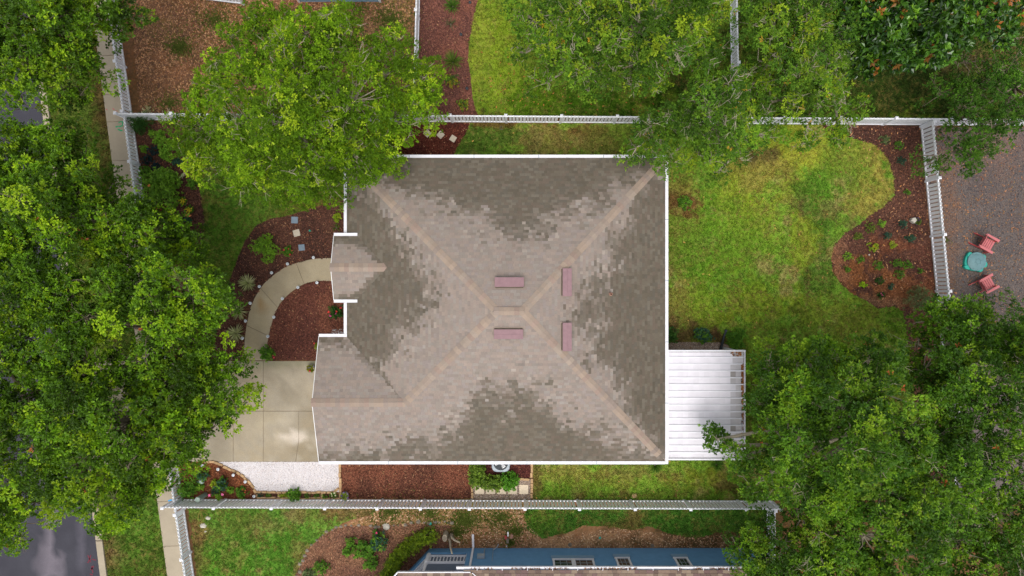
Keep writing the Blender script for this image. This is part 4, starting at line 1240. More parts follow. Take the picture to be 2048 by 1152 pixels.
# gutter as an open trough
gt = MB()
gt.box(((BX0 + BX1) / 2, EYb + .13, bz - .03), (BX1 - BX0 + .6, .02, .11)).box(((BX0 + BX1) / 2, EYb + .06, bz - .075), (BX1 - BX0 + .6, .13, .015))
go = gt.build('gutter', M['gutter'], bh)
for k in range(14):
    x = BX0 + .6 + k * 1.08
    MB().box((x, EYb + .06, bz + .02), (.025, .15, .012)).build('strap', M['gutter'], go)
r = np.random.default_rng(8); n = 500
X = r.uniform(BX0 + .3, BX1, n); X = X[(fbm(X, X * 0, 1.2, 4) > .42)]; n = len(X)
Y = EYb + .05 + r.uniform(-.05, .04, n)
quads_mesh('gutter_leaves', X, Y, bz - .04, r.uniform(.03, .07, n), r.uniform(.02, .04, n), pick([(110, 84, 66), (90, 60, 48), (140, 110, 84)], n, r, .2), M['bits'], r, .3)['label'] = 'dead leaves lying in the gutter of the blue house'
def bwin(xa, xb, za, zb_, panes):
    w = xb - xa
    f = MB()
    f.box(((xa + xb) / 2, WY + .05, za), (w + .12, .07, .07)).box(((xa + xb) / 2, WY + .05, zb_), (w + .12, .07, .07))
    for x in (xa, xb): f.box((x, WY + .05, (za + zb_) / 2), (.08, .07, zb_ - za - .08))
    if panes == 2: f.box(((xa + xb) / 2, WY + .05, (za + zb_) / 2), (.18, .07, zb_ - za - .08))
    fo = f.build('window', M['gutter'], bh)
    k = panes
    for i in range(k):
        a = xa + w * i / k; b = xa + w * (i + 1) / k
        MB().box(((a + b) / 2, WY + .032, (za + zb_) / 2), (b - a - .1, .02, zb_ - za - .08)).build('pane', M['glass'], fo)
        m = MB()
        for t in (.33, .66): m.box((a + (b - a) * t, WY + .046, (za + zb_) / 2), (.02, .012, zb_ - za - .09))
        m.box(((a + b) / 2, WY + .046, (za + zb_) / 2), (b - a - .1, .012, .02))
        m.build('muntin', M['metalgrey'], fo)
    MB().box(((xa + xb) / 2, WY + .07, za - .22), (w + .18, .05, .26)).build('apron_board', M['blue2'], bh)
bwin(1.54, 3.3, 1.42, 2.2, 2); bwin(4.36, 4.93, 1.25, 2.2, 1); bwin(7.0, 7.55, 1.25, 2.2, 1)
# downspout
ds = MB().box((-2.14, WY + .08, 1.28), (.09, .07, 2.5)).bar((-2.14, WY + .08, .06), (-2.16, WY + .68, .05), .1, .08)
ds.build('downspout', M['gutter'], bh)
mb_ = MB().box((-1.72, WY + .09, 1.15), (.34, .14, .28)); mb_.build('meter_box', M['metalgrey'], bh)
MB().tube([(-1.6, WY + .06, 1.0), (-1.6, WY + .06, .1)], [.02, .02], 6).build('conduit', M['metalgrey'], bh)
sp = MB().tube([(-1.2, WY + .05, .0), (-1.2, WY + .05, 1.6)], [.012, .012], 6).tube([(-1.2, WY + .06, .35), (-1.02, WY + .2, .35), (-.95, WY + .32, .3)], [.02, .02, .02], 6)
sp.build('water_tap', M['metalgrey'], bh)
# porch: deck at .55, railing, columns, own roof edge
dk = .55
dpoly = [(-2.3, WY + .02), (-4.18, WY + .02), (-6.3, WY - 2.2), (-6.3, WY - 5), (-2.3, WY - 5)]
MB().prism(ccw(dpoly), 0, dk).build('porch_base', M['blue'], bh)
MB().prism(ccw([(-2.32, WY - .06), (-4.14, WY - .06), (-6.2, WY - 2.24), (-6.2, WY - 4.9), (-2.32, WY - 4.9)]), dk + .004, dk + .03).build('porch_floor', M['deck'], bh)
def railing(a, b):
    a, b = Vector(a), Vector(b)
    rl = MB().bar(a + Vector((0, 0, .12)), b + Vector((0, 0, .12)), .07, .05).bar(a + Vector((0, 0, .86)), b + Vector((0, 0, .86)), .10, .06).build('railing', M['gutter'], bh)
    d = (b - a); L = d.length; d.normalize(); n = int(L / .14)
    for i in range(n):
        p = a + d * ((i + .5) * L / n)
        MB().box((p.x, p.y, p.z + .49), (.045, .045, .68), math.atan2(d.y, d.x)).build('baluster', M['gutter'], rl)
ry = WY - .08
railing((-2.42, ry, dk + .03), (-4.1, ry, dk + .03)); railing((-4.2, ry - .06, dk + .03), (-6.2, ry - 2.2, dk + .03))
for x, y in ((-4.15, ry), (-2.36, ry)):
    MB().box((x, y, dk + .5), (.12, .12, 1.0)).build('newel_post', M['gutter'], bh)
MB().lathe((-4.15, ry, dk), [(.1, 0), (.1, .95), (.07, 1.0), (.06, 2.1)], 12).build('porch_column', M['gutter'], bh)
EYp = -(1145 - 580) * (H - 2.72) / F
MB().add([(-2.1, EYp, 2.72), (-5.2, EYp, 2.72), (-7.0, EYp - 2, 2.72), (-7, EYp - 6, 3.6), (-1.9, EYp - 1, 3.1), (-1.9, EYp - 6, 4.2), (-5.2, EYp - 6, 4.2)], [(0, 1, 4), (1, 2, 6), (1, 6, 5, 4), (2, 3, 6)]).build('porch_roof', M['felt'], bh)
MB().bar((-2.08, EYp + .01, 2.7), (-5.2, EYp + .01, 2.7), .05, .12).bar((-5.2, EYp + .01, 2.7), (-7.0, EYp - 2, 2.7), .05, .12).build('porch_fascia', M['gutter'], bh)
tb = []
nb(EYp, -5.2, -2.0, 10, lambda y: 2.74 + (EYp - y) * .3)
for pts, col in tb:
    link('porch_shingle', raw_mesh('porch_shingle', np.array(pts) - offb, np.array(TFb), M['shingle'], np.array([tuple(col) + (1,)] * 4)), bh)
MB().bar((-2.0, EYp, 2.76), (-1.55, EYp - .42, 2.76), .03, .03).build('valley_flashing', M['gutter'], bh)
MB().box((-2.0, WY - 1.0, 1.6), (.1, 1.7, 2.0)).build('porch_side_wall', M['blue'], bh)

# pale building at the top edge
tbh = thing('pale_blue_building', 'pale blue wall of a building at the top edge behind the light green tree', 'building', P(690, -60, 0))
m = MB()
xa, xb = P(598, 0)[0], P(762, 0)[0]; yb_ = P(0, 3)[1]
for i in range(18):
    z = i * .15
    m.add([(xa, yb_ - .02, z), (xb, yb_ - .02, z), (xb, yb_, z + .148), (xa, yb_, z + .148)], [(0, 1, 2, 3)])
m.build('siding', M['blue2'], tbh)
MB().box(((xa + xb) / 2, yb_ + 3.05, 1.4), (xb - xa, 6, 2.8)).build('wall', M['blue2'], tbh)
MB().add([(xa - .3, yb_ - .05 + 0, 2.8), (xb + .3, yb_ - .05, 2.8), (xb + .3, yb_ + 3, 4), (xa - .3, yb_ + 3, 4), (xa - .3, yb_ + 6.3, 2.8), (xb + .3, yb_ + 6.3, 2.8)], [(0, 1, 2, 3), (3, 2, 5, 4)]).build('roof', M['felt'], tbh)
for x in (xa + .03, xb - .03): MB().box((x, yb_ - .03, 1.35), (.09, .06, 2.7)).build('corner_board', M['trim'], tbh)

# ================================================================== TREES & PLANTS
def nz(v):
    return v / (np.linalg.norm(v, axis=1, keepdims=True) + 1e-9)

def leaf_arrays(C, Dv, L, W, fold, r):
    """diamond leaves: C base, Dv unit direction"""
    n = len(C)
    up = np.tile([0, 0, 1.0], (n, 1)) + r.normal(0, .45, (n, 3))
    s = nz(np.cross(Dv, up)); u = nz(np.cross(s, Dv))
    L = L[:, None]; W = W[:, None]
    mid = C + Dv * L * .5 + u * fold[:, None] * W
    tip = C + Dv * L - u * 0.12 * L
    V = np.stack([C, mid + s * W, tip, mid - s * W], 1)
    return V.reshape(-1, 3)

def tufts(Cn, Out, nl, L, W, rad, colT, r, leafj=.16, flat=.12):
    """Cn tuft centres (n,3), Out outward unit vectors"""
    n = len(Cn)
    C = np.repeat(Cn, nl, 0); O = np.repeat(Out, nl, 0)
    m = len(C)
    rd = nz(r.normal(0, 1, (m, 3)))
    D = nz(rd * 1.0 + O * .55 + np.array([0, 0, flat]))
    base = C + D * rad * r.uniform(.0, .5, (m, 1))
    V = leaf_arrays(base, D, L * r.uniform(.7, 1.25, m), W * r.uniform(.75, 1.2, m), r.uniform(.1, .5, m), r)
    col = np.repeat(colT, nl, 0) * (1 + r.uniform(-leafj, leafj, (m, 1)))
    return V, col

def prisms(A, B, r0, r1):
    """three-sided tapered sticks A->B"""
    n = len(A)
    d = nz(B - A); ref = np.tile([0.3, 0.2, 1.0], (n, 1))
    s = nz(np.cross(d, ref)); t = np.cross(d, s)
    V = np.zeros((n, 6, 3))
    for k in range(3):
        a = math.tau * k / 3
        o = s * math.cos(a) + t * math.sin(a)
        V[:, k] = A + o * r0[:, None]; V[:, 3 + k] = B + o * r1[:, None]
    fs = np.array([(0, 1, 4, 3), (1, 2, 5, 4), (2, 0, 3, 5)])
    Fc = (fs[None] + np.arange(n)[:, None, None] * 6).reshape(-1, 4)
    return V.reshape(-1, 3), Fc

STY = {
    'oak': dict(L=.112, W=.031, nl=8, rad=.10, sub=.50, tpa=24, pal=[(64, 96, 16), (82, 119, 19), (106, 149, 23), (135, 172, 28), (156, 187, 34)], w=[.24, .28, .25, .15, .08], mat='leaf', bare=.05, bark='bark', rare=((196, 120, 70), .001)),
    'olive': dict(L=.118, W=.029, nl=8, rad=.10, sub=.50, tpa=23, pal=[(59, 95, 22), (75, 116, 25), (96, 137, 30), (115, 157, 34), (137, 170, 42)], w=[.2, .28, .27, .17, .08], mat='leaf', bare=.09, bark='barkpale', rare=((196, 110, 60), .0015)),
    'crape': dict(L=.088, W=.026, nl=9, rad=.12, sub=.46, tpa=24, pal=[(86, 120, 22), (98, 136, 23), (115, 153, 26), (131, 169, 31), (166, 193, 43)], w=[.2, .3, .28, .15, .07], mat='leafdull', bare=.18, bark='barkpale', rare=((190, 215, 63), .02)),
    'sparse': dict(L=.115, W=.026, nl=8, rad=.11, sub=.46, tpa=20, pal=[(72, 108, 34), (90, 128, 37), (106, 145, 41), (125, 160, 46), (154, 177, 46)], w=[.25, .28, .25, .16, .06], mat='leafdull', bare=.5, bark='barkpale', rare=((200, 166, 60), .004)),
    'dim': dict(L=.11, W=.026, nl=8, rad=.11, sub=.42, tpa=14, pal=[(60, 98, 30), (75, 116, 34), (91, 134, 39)], w=[.4, .35, .25], mat='leafdull', bare=.25, bark='bark', rare=((160, 120, 50), .001)),
    'magnolia': dict(L=.24, W=.06, nl=7, rad=.06, sub=.5, tpa=14, pal=[(38, 69, 21), (53, 88, 24), (72, 113, 31), (103, 146, 41), (128, 88, 40)], w=[.27, .3, .26, .145, .025], mat='leafgloss', bare=.03, bark='bark', rare=((160, 100, 46), .016)),
}
TRIS = [0]
def tree(name, label, base, lobes, style, seed, dens=1.0, group=None, trunk_r=.24):
    st = STY[style]; r = np.random.default_rng(seed)
    b = Vector(P(*base, 0))
    root = thing(name, label, 'tree', tuple(b), group)
    off = np.array(b)
    Lz = []
    for l in lobes:
        px, py, rp, z = l[:4]; dd = l[4] if len(l) > 4 else 1.0
        s = (H - z) / F
        c = np.array(P(px, py, z)); Lz.append((c, rp * s, dd))
    # trunk
    zmin = min(l[0][2] - l[1] * .5 for l in Lz)
    th = max(1.6, min(2.6, zmin * .45))
    lean = np.array([r.normal(0, .15), r.normal(0, .15)])
    mb = MB().tube([b + Vector((0, 0, -.1)), b + Vector((0, 0, .15)), b + Vector((0, 0, .5)), b + Vector((lean[0], lean[1], th))], [trunk_r * 1.5, trunk_r * 1.15, trunk_r, trunk_r * .85], 10)
    mb.build('trunk', M[st['bark']], root, smooth=True)
    top = np.array([b.x + lean[0], b.y + lean[1], th])
    allV, allC = [], []
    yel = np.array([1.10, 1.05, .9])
    tA, tB, tr0, tr1 = [], [], [], []
    for c, Rr, dd in Lz:
        hub = c - np.array([0, 0, Rr * .45])
        # limb: curved from trunk top
        m1 = top + (hub - top) * .35 + np.array([r.normal(0, .2), r.normal(0, .2), (hub[2] - top[2]) * .22])
        m2 = top + (hub - top) * .72 + np.array([r.normal(0, .2), r.normal(0, .2), (hub[2] - top[2]) * .12])
        MB().tube([top - np.array([0, 0, .3]), m1, m2, hub], [trunk_r * .55, trunk_r * .38, trunk_r * .26, trunk_r * .16], 7).build('limb', M[st['bark']], root, smooth=True)
        sub = st['sub']
        lobev = r.uniform(.9, 1.1); Rr = Rr * .94; c = c + np.array([0, 0, r.uniform(-.5, .45)])
        nsub = max(4, int(dens * dd * 3.3 * (Rr / sub) ** 2))
        d = nz(r.normal(0, 1, (nsub, 3))); d[:, 2] = np.abs(d[:, 2]) * .9 - .12
        rad = Rr * r.uniform(.35, 1.0, nsub) ** .6
        cs = c + d * rad[:, None] * np.array([1, 1, .85]) - np.array([0, 0, 1]) * (rad[:, None] < Rr * .6) * .3 - np.array([0, 0, 1]) * (r.random((nsub, 1)) < .28) * r.uniform(.5, 1.4, (nsub, 1))
        cs[:, 2] += r.normal(0, .25, nsub)
        cs += r.normal(0, .08, (nsub, 3))
        sr = sub * r.uniform(.55, 1.15, nsub)
        # branch hub -> subclump
        base_pt = hub + (cs - hub) * .05
        bend = hub + (cs - hub) * .55 + r.normal(0, .12, (nsub, 3))
        tA += [base_pt, bend]; tB += [bend, cs + np.array([0, 0, .05])]
        tr0 += [np.full(nsub, .026), np.full(nsub, .016)]; tr1 += [np.full(nsub, .016), np.full(nsub, .007)]
        subv = np.clip(r.normal(1, .14, nsub), .65, 1.35) * lobev
        for k in range(nsub):
            nt = max(6, int(st['tpa'] * (sr[k] / .5) ** 2 * 1.7))
            dd_ = nz(r.normal(0, 1, (nt, 3))); dd_[:, 2] = np.where(dd_[:, 2] < -.2, -dd_[:, 2], dd_[:, 2])
            q = r.uniform(.45, 1.08, (nt, 1)) ** .7
            tc = cs[k] + dd_ * sr[k] * q * np.array([1, 1, .6])
            i = np.clip(np.round(r.normal(r.choice(len(st['pal']), p=st['w']), .8, nt)), 0, len(st['pal']) - 1).astype(int)
            if style == 'magnolia': i = r.choice(len(st['pal']), nt, p=st['w'])
            base_c = np.array([S(x) for x in st['pal']])[i] * subv[k] * (1 + r.uniform(-.1, .1, (nt, 1)))
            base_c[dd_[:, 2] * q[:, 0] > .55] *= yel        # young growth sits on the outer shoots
            rare = r.random(nt) < st['rare'][1]
            base_c[rare] = S(st['rare'][0])
            V, C = tufts(tc, dd_, st['nl'], st['L'], st['W'], st['rad'], base_c, r, leafj=.09)
            allV.append(V); allC.append(C)
            # twigs to a few tufts
            m = max(1, nt // 14)
            tA.append(np.repeat(cs[k][None] - [[0, 0, .05]], m, 0)); tB.append(tc[:m]); tr0.append(np.full(m, .008)); tr1.append(np.full(m, .004))
            # bare twigs standing over the foliage
            if r.random() < st['bare']:
                nb_ = r.integers(2, 6)
                o = nz(r.normal(0, 1, (nb_, 3)) + dd_[:1] * 1.2); o[:, 2] = np.abs(o[:, 2]) * .7 + .25
                s0 = cs[k] + np.array([0, 0, .05]) + r.normal(0, .05, (nb_, 3)); e0 = s0 + o * sr[k] * r.uniform(.7, 1.35, (nb_, 1))
                md = (s0 + e0) / 2 + r.normal(0, .06, (nb_, 3))
                tA += [s0, md]; tB += [md, e0]; tr0 += [np.full(nb_, .013), np.full(nb_, .009)]; tr1 += [np.full(nb_, .009), np.full(nb_, .005)]
                e2 = md + nz(o + r.normal(0, .6, (nb_, 3))) * sr[k] * .6
                tA.append(md); tB.append(e2); tr0.append(np.full(nb_, .008)); tr1.append(np.full(nb_, .004))
    V = np.concatenate(allV) - off; C = np.concatenate(allC)
    n = len(V) // 4
    TRIS[0] += 2 * n
    cr = link('crown', raw_mesh('crown', V, np.arange(4 * n).reshape(n, 4), M[st['mat']], C), root)
    cr['kind'] = 'stuff'
    A_ = np.concatenate([np.atleast_2d(x) for x in tA]); B_ = np.concatenate([np.atleast_2d(x) for x in tB])
    V, Fc = prisms(A_ - off, B_ - off, np.concatenate(tr0), np.concatenate(tr1))
    TRIS[0] += len(Fc) * 2
    tw = link('twigs', raw_mesh('twigs', V, Fc, M[st['bark']]), root)
    tw['kind'] = 'stuff'
    return root

tree('oak_tree', 'dark green street oak in the top left corner', (70, 130), [(40, 30, 85, 7.5), (110, 30, 70, 7.6), (190, 20, 60, 7.0), (250, 20, 46, 6.6), (225, 50, 36, 6.2), (50, 120, 80, 7.2), (140, 105, 72, 6.6), (185, 130, 34, 5.6), (100, 165, 55, 5.8), (30, 200, 42, 5.2), (-40, 90, 90, 7.5), (20, -40, 90, 7.5), (130, -50, 90, 7.5)], 'oak', 201, trunk_r=.28)
tree('oak_tree', 'bright green street oak, upper one of the left mass, with bare grey twigs', (120, 400), [(30, 300, 62, 6.2), (100, 285, 50, 5.8), (160, 310, 38, 5.4), (50, 370, 75, 7.2), (140, 370, 75, 6.8, .8), (200, 385, 45, 6.0), (250, 425, 48, 5.8), (290, 470, 62, 6.2), (350, 480, 52, 5.2, .8), (190, 450, 75, 7.4), (90, 460, 90, 8.0), (10, 480, 80, 8.0), (-50, 380, 90, 7.5)], 'oak', 202, dens=1.25, trunk_r=.3)
tree('oak_tree', 'rounded bright green street oak in the middle of the left mass', (330, 640), [(365, 590, 92, 7.6), (290, 560, 60, 6.8), (415, 620, 52, 6.6), (300, 650, 75, 7.8), (210, 600, 72, 7.8), (120, 590, 72, 8.2), (50, 570, 78, 8.4), (-30, 590, 80, 8), (375, 690, 60, 6.2), (440, 720, 56, 5.6), (235, 530, 50, 6.0)], 'oak', 203, dens=1.2, trunk_r=.3)
tree('oak_tree', 'large street oak at the lower left reaching over the driveway', (210, 830), [(80, 690, 80, 8.2), (160, 730, 72, 8.0), (250, 730, 72, 7.4), (330, 770, 80, 7.2), (410, 780, 66, 6.6), (468, 820, 40, 5.6), (50, 790, 85, 8.6), (140, 830, 95, 8.8), (240, 850, 90, 8.2), (340, 870, 78, 6.8), (415, 862, 42, 5.4), (290, 930, 60, 6.2), (60, 900, 85, 8.2), (150, 950, 80, 7.6), (230, 990, 70, 6.6), (200, 1040, 36, 5.4), (-40, 840, 90, 8.5), (-40, 690, 90, 8.5)], 'oak', 204, dens=1.3, trunk_r=.34)
tree('oak_tree', 'oak at the lower left corner leaning over the asphalt', (-40, 1010), [(20, 990, 62, 6.8), (60, 1010, 42, 6.2), (15, 1055, 42, 6.2), (-50, 1020, 80, 7)], 'oak', 205, trunk_r=.22)
tree('crape_myrtle_tree', 'broad light green tree overhanging the upper left roof corner', (640, 260), [
    (425, 190, 55, 4.8), (400, 260, 50, 4.4), (440, 330, 58, 4.6), (520, 60, 50, 5.0), (600, 60, 55, 5.8), (560, 30, 36, 5.0), (665, 50, 42, 5.6), (690, 90, 60, 6.4), (480, 130, 65, 5.6), (580, 140, 85, 7.0), (780, 130, 62, 6.0), (830, 160, 56, 5.6), (850, 215, 42, 5.0),
    (700, 190, 88, 7.6), (590, 240, 92, 8.0), (490, 240, 72, 6.6), (790, 220, 58, 5.8), (520, 330, 70, 6.4), (620, 330, 78, 7.0), (700, 300, 62, 6.6), (750, 275, 45, 5.8), (590, 385, 34, 5.2), (650, 370, 36, 5.4), (740, 325, 24, 4.8), (780, 318, 12, 4.6)], 'crape', 206, dens=1.5, trunk_r=.2)
tree('laurel_oak_tree', 'sparse green tree with pale twigs over the top middle lawn', (1240, 60), [
    (1070, 30, 55, 6.0), (1050, 100, 40, 4.6, .5), (1120, 90, 62, 6.4), (1095, 160, 42, 4.6, .4), (1190, 60, 80, 7.4), (1270, 50, 80, 7.8), (1180, 140, 58, 6.0, .8), (1260, 140, 52, 6.0, .8), (1330, 80, 70, 7.4), (1310, 160, 38, 5.4, .7), (1400, 40, 62, 7.2), (1410, 110, 46, 6.4), (1230, -30, 90, 7.8), (1350, -30, 90, 7.8)], 'sparse', 207, dens=1.4, trunk_r=.22)
tree('laurel_oak_tree', 'sparse yellowish tree spreading over the upper right roof corner', (1430, 225), [
    (1420, 190, 62, 6.8), (1370, 240, 56, 6.4), (1310, 270, 42, 5.6), (1275, 293, 26, 5.0), (1440, 260, 62, 6.6), (1500, 240, 46, 6.0, .8), (1400, 310, 38, 5.4), (1330, 320, 26, 4.8, .8), (1480, 300, 36, 5.4, .6), (1540, 270, 34, 5.2, .5), (1440, 340, 22, 4.8, .5)], 'sparse', 208, dens=1.4, trunk_r=.2)
tree('laurel_oak_tree', 'grey green tree with bare twigs between back fence and magnolia', (1600, 110), [
    (1540, 40, 62, 7.4), (1610, 40, 70, 7.8), (1680, 50, 45, 7.0), (1540, 120, 55, 6.8), (1610, 125, 70, 7.4), (1680, 130, 45, 6.4), (1570, 195, 46, 6.0), (1640, 200, 46, 6.0), (1700, 220, 32, 5.2, .7), (1680, 262, 26, 4.8, .6), (1620, 252, 30, 5, .6), (1600, -30, 90, 7.6), (1505, 170, 30, 6.0, .6)], 'sparse', 209, dens=1.4, trunk_r=.22)
tree('magnolia_tree', 'dark glossy magnolia with orange brown leaves at the top right', (1850, 20), [
    (1740, 40, 60, 7.0), (1800, 20, 60, 7.4), (1870, 30, 70, 7.4), (1940, 20, 62, 7.0), (1990, 30, 34, 6.2), (1730, 105, 42, 6.0), (1790, 90, 50, 6.4), (1850, 95, 36, 6.0), (1910, 70, 34, 6.2), (1990, 70, 16, 5.4), (1860, -40, 90, 7.4), (1700, -10, 50, 7.0)], 'magnolia', 210, dens=1.2, trunk_r=.25)
tree('understory_tree', 'dim thin tree hanging over the fence at the right edge', (1995, 190), [
    (1900, 180, 38, 3.6, .6), (1960, 170, 48, 4.0, .7), (2020, 150, 48, 4.4, .8), (1930, 235, 36, 3.6, .8), (1960, 280, 42, 3.8, .9), (1915, 300, 34, 3.4, .9), (1990, 250, 38, 3.8, .7), (2040, 210, 40, 4.0, .7), (1880, 310, 20, 3.2, .8), (1950, 325, 16, 3.2, .7), (2040, 70, 40, 5.0, .7), (1940, 120, 38, 4.0, .6)], 'dim', 211, dens=1.8, trunk_r=.12)
tree('water_oak_tree', 'green tree at the right edge above the end of the tall side fence', (1960, 740), [
    (1878, 642, 42, 5.6, 1.3), (1928, 640, 42, 6.0, 1.3), (1905, 690, 52, 6.6, 1.2), (1972, 680, 54, 7.2, 1.2), (2032, 690, 56, 7.2, 1.2), (1846, 690, 36, 5.6, .9), (1860, 745, 50, 6.4, 1.3), (1885, 800, 50, 6.8, 1.3), (1880, 850, 46, 7, 1.2), (1900, 740, 40, 6, 1.2), (1940, 760, 72, 8.0), (2020, 770, 70, 8.2), (2010, 840, 60, 8.0), (2080, 720, 60, 8)], 'olive', 212, dens=1.12, trunk_r=.26)
tree('water_oak_tree', 'large olive green tree beyond the right end of the patio cover', (1650, 820), [
    (1560, 750, 52, 5.6), (1620, 720, 52, 6.0), (1690, 720, 50, 6.2), (1750, 720, 48, 6.2), (1545, 810, 42, 5.8), (1600, 800, 70, 7.4), (1690, 800, 80, 8.2), (1780, 790, 78, 8.4), (1552, 880, 46, 6.2), (1492, 915, 22, 5.2), (1610, 890, 80, 8.0), (1710, 890, 85, 8.8), (1810, 870, 70, 8.6), (1540, 950, 46, 5.6), (1506, 975, 20, 5.0), (1610, 970, 60, 7.0), (1436, 880, 10, 4.8, .7), (1455, 892, 10, 4.8, .6)], 'olive', 213, dens=1.12, trunk_r=.32)
tree('water_oak_tree', 'yellowish tree filling the lower right corner', (1880, 1010), [
    (1890, 880, 60, 8.2), (1960, 900, 72, 8.6), (2030, 920, 60, 8.4), (1700, 1000, 66, 7.8), (1780, 990, 72, 8.6), (1870, 980, 80, 9.0), (1960, 1000, 75, 8.6), (2040, 1020, 60, 8.2), (1660, 1070, 50, 6.6), (1740, 1080, 72, 8.0), (1830, 1080, 80, 8.6), (1930, 1090, 80, 8.4), (2020, 1110, 70, 8.2), (1800, 1170, 90, 8), (1950, 1180, 90, 8), (1690, 1150, 60, 7.4)], 'olive', 214, dens=1.15, trunk_r=.32)
tree('water_oak_tree', 'smaller yellow green tree over the end of the blue house', (1580, 1130), [
    (1510, 1090, 30, 5.2), (1612, 1036, 36, 6.0, 1.2), (1540, 1080, 30, 5.6), (1520, 1130, 38, 5.6), (1580, 1100, 46, 6.4), (1620, 1110, 46, 6.6), (1570, 1150, 50, 6.6), (1630, 1160, 50, 6.6), (1495, 1160, 30, 5.0), (1475, 1095, 10, 4.8, .8), (1545, 1200, 60, 6)], 'olive', 215, dens=1.2, trunk_r=.18)
tree('sapling_tree', 'thin blue green sapling above the gravel at the right edge', (2030, 640), [(2010, 600, 26, 2.8, .5), (2040, 620, 30, 3.0, .5), (2035, 650, 26, 2.8, .5)], 'dim', 216, trunk_r=.05)

# ---- shrubs and small plants
def shrub(name, label, px, py, rp, h, pal, cat='plant', L=.10, W=.03, nl=7, dens=1.0, seed=0, mat='leafdull', group=None, flowers=None, lobes=None, flat=-.05, stems=True):
    r = np.random.default_rng(abs(hash((px, py))) % 99991 if not seed else seed)
    b = Vector(P(px, py, h * .4)); b.z = 0
    root = thing(name, label, cat, tuple(b), group)
    R0 = 1.12 * rp * (H - h) / F
    lb = lobes or [(0, 0, 1.0)]
    Vs, Cs = [], []
    cent = []
    for lx, ly, lr in lb:
        Rl = R0 * lr
        nt = int(dens * (270 * Rl * Rl + 36 * Rl) + 8)
        d = nz(r.normal(0, 1, (nt, 3))); d[:, 2] = np.abs(d[:, 2])
        q = r.uniform(.25, 1.0, (nt, 1)) ** .55 * (1 + .18 * r.normal(0, 1, (nt, 1)))
        tc = np.array([b.x + lx * R0, b.y + ly * R0, h * .15]) + d * q * np.array([Rl * .9, Rl * .9, h * .85])
        tc[:, 2] = np.maximum(tc[:, 2], .03)
        i = r.integers(0, len(pal), nt)
        c = np.array([S(x) for x in pal])[i] * 1.45 * (1 + r.uniform(-.12, .12, (nt, 1)))
        V, C = tufts(tc, d, nl, L, W, .05, c, r, flat=flat)
        Vs.append(V); Cs.append(C); cent.append(tc)
    V = np.concatenate(Vs); V[:, 2] = np.maximum(V[:, 2], .015); C = np.concatenate(Cs)
    n = len(V) // 4
    TRIS[0] += 2 * n
    off = np.array(b)
    f = link('foliage', raw_mesh('foliage', V - off, np.arange(4 * n).reshape(n, 4), M[mat], C), root); f['kind'] = 'stuff'
    tc = np.concatenate(cent)
    if stems:
        k = min(len(tc), 12)
        A_ = np.tile(off, (k, 1)); A_[:, :2] += r.normal(0, .03, (k, 2))
        V, Fc = prisms(A_ - off, tc[:k] - off, np.full(k, .009), np.full(k, .004))
        link('stems', raw_mesh('stems', V, Fc, M['bark']), root)['kind'] = 'stuff'
    if flowers:
        for fx, fy, fr, fc in flowers:
            fm = material_cached(fc)
            zz = h * .95
            x, y, _ = P(fx, fy, zz)
            rf = fr * H / F
            mb = MB()
            for k in range(5):
                a = math.tau * k / 5 + r.random()
                mb.add([(x, y, zz - .02), (x + math.cos(a - .5) * rf * .8, y + math.sin(a - .5) * rf * .8, zz + .01), (x + math.cos(a) * rf, y + math.sin(a) * rf, zz + .02), (x + math.cos(a + .5) * rf * .8, y + math.sin(a + .5) * rf * .8, zz + .01)], [(0, 1, 2, 3)])
            mb.lathe((x, y, zz - .015), [(rf * .4, 0), (rf * .35, .02), (rf * .1, .03)], 6)
            mb.build('bloom', fm, root)
    return root
_fm = {}
def material_cached(c):
    if c not in _fm:
        _fm[c] = material('bloom_%d' % len(_fm), color=T4(c), rough=.6, trans=.15)
    return _fm[c]
def spiky(name, label, px, py, rp, n, pal, h=.45, w=.022, group=None, cat='plant', droop=.5, seed=1):
    r = np.random.default_rng(seed)
    b = Vector(P(px, py, h * .4)); b.z = 0
    root = thing(name, label, cat, tuple(b), group)
    Rr = rp * H / F
    V, Fc, C = [], [], []
    for i in range(n):
        a = r.uniform(0, math.tau); el = r.uniform(.15, 1.35); L = Rr * r.uniform(.75, 1.15) * (1.0 if el < .9 else .9)
        dr = np.array([math.cos(a), math.sin(a), 0]); s = np.array([-math.sin(a), math.cos(a), 0])
        p = [np.array([b.x, b.y, .04]) + dr * .02]
        for t in (.4, .75, 1.0):
            p.append(np.array([b.x, b.y, .04]) + dr * L * math.cos(el * (1 - .4 * t)) * t * 1.05 + np.array([0, 0, 1]) * (h * math.sin(el) * t * (1 - droop * t * t * (1.2 - el))))
        ws = [w * .7, w, w * .8, .002]
        base = len(V)
        for q, ww in zip(p, ws): V += [q - s * ww, q + s * ww]
        for k in range(3): Fc.append((base + 2 * k, base + 2 * k + 1, base + 2 * k + 3, base + 2 * k + 2))
        c = S(pal[r.integers(len(pal))]) * r.uniform(.85, 1.15); C += [c] * 3
    off = np.array(b)
    f = link('fronds', raw_mesh('fronds', np.array(V) - off, np.array(Fc), M['leafdull'], np.array(C)), root); f['kind'] = 'stuff'
    MB().lathe((b.x, b.y, 0), [(.05, 0), (.045, .05), (.02, .08)], 8).build('crown_base', M['bark'], root)
    return root

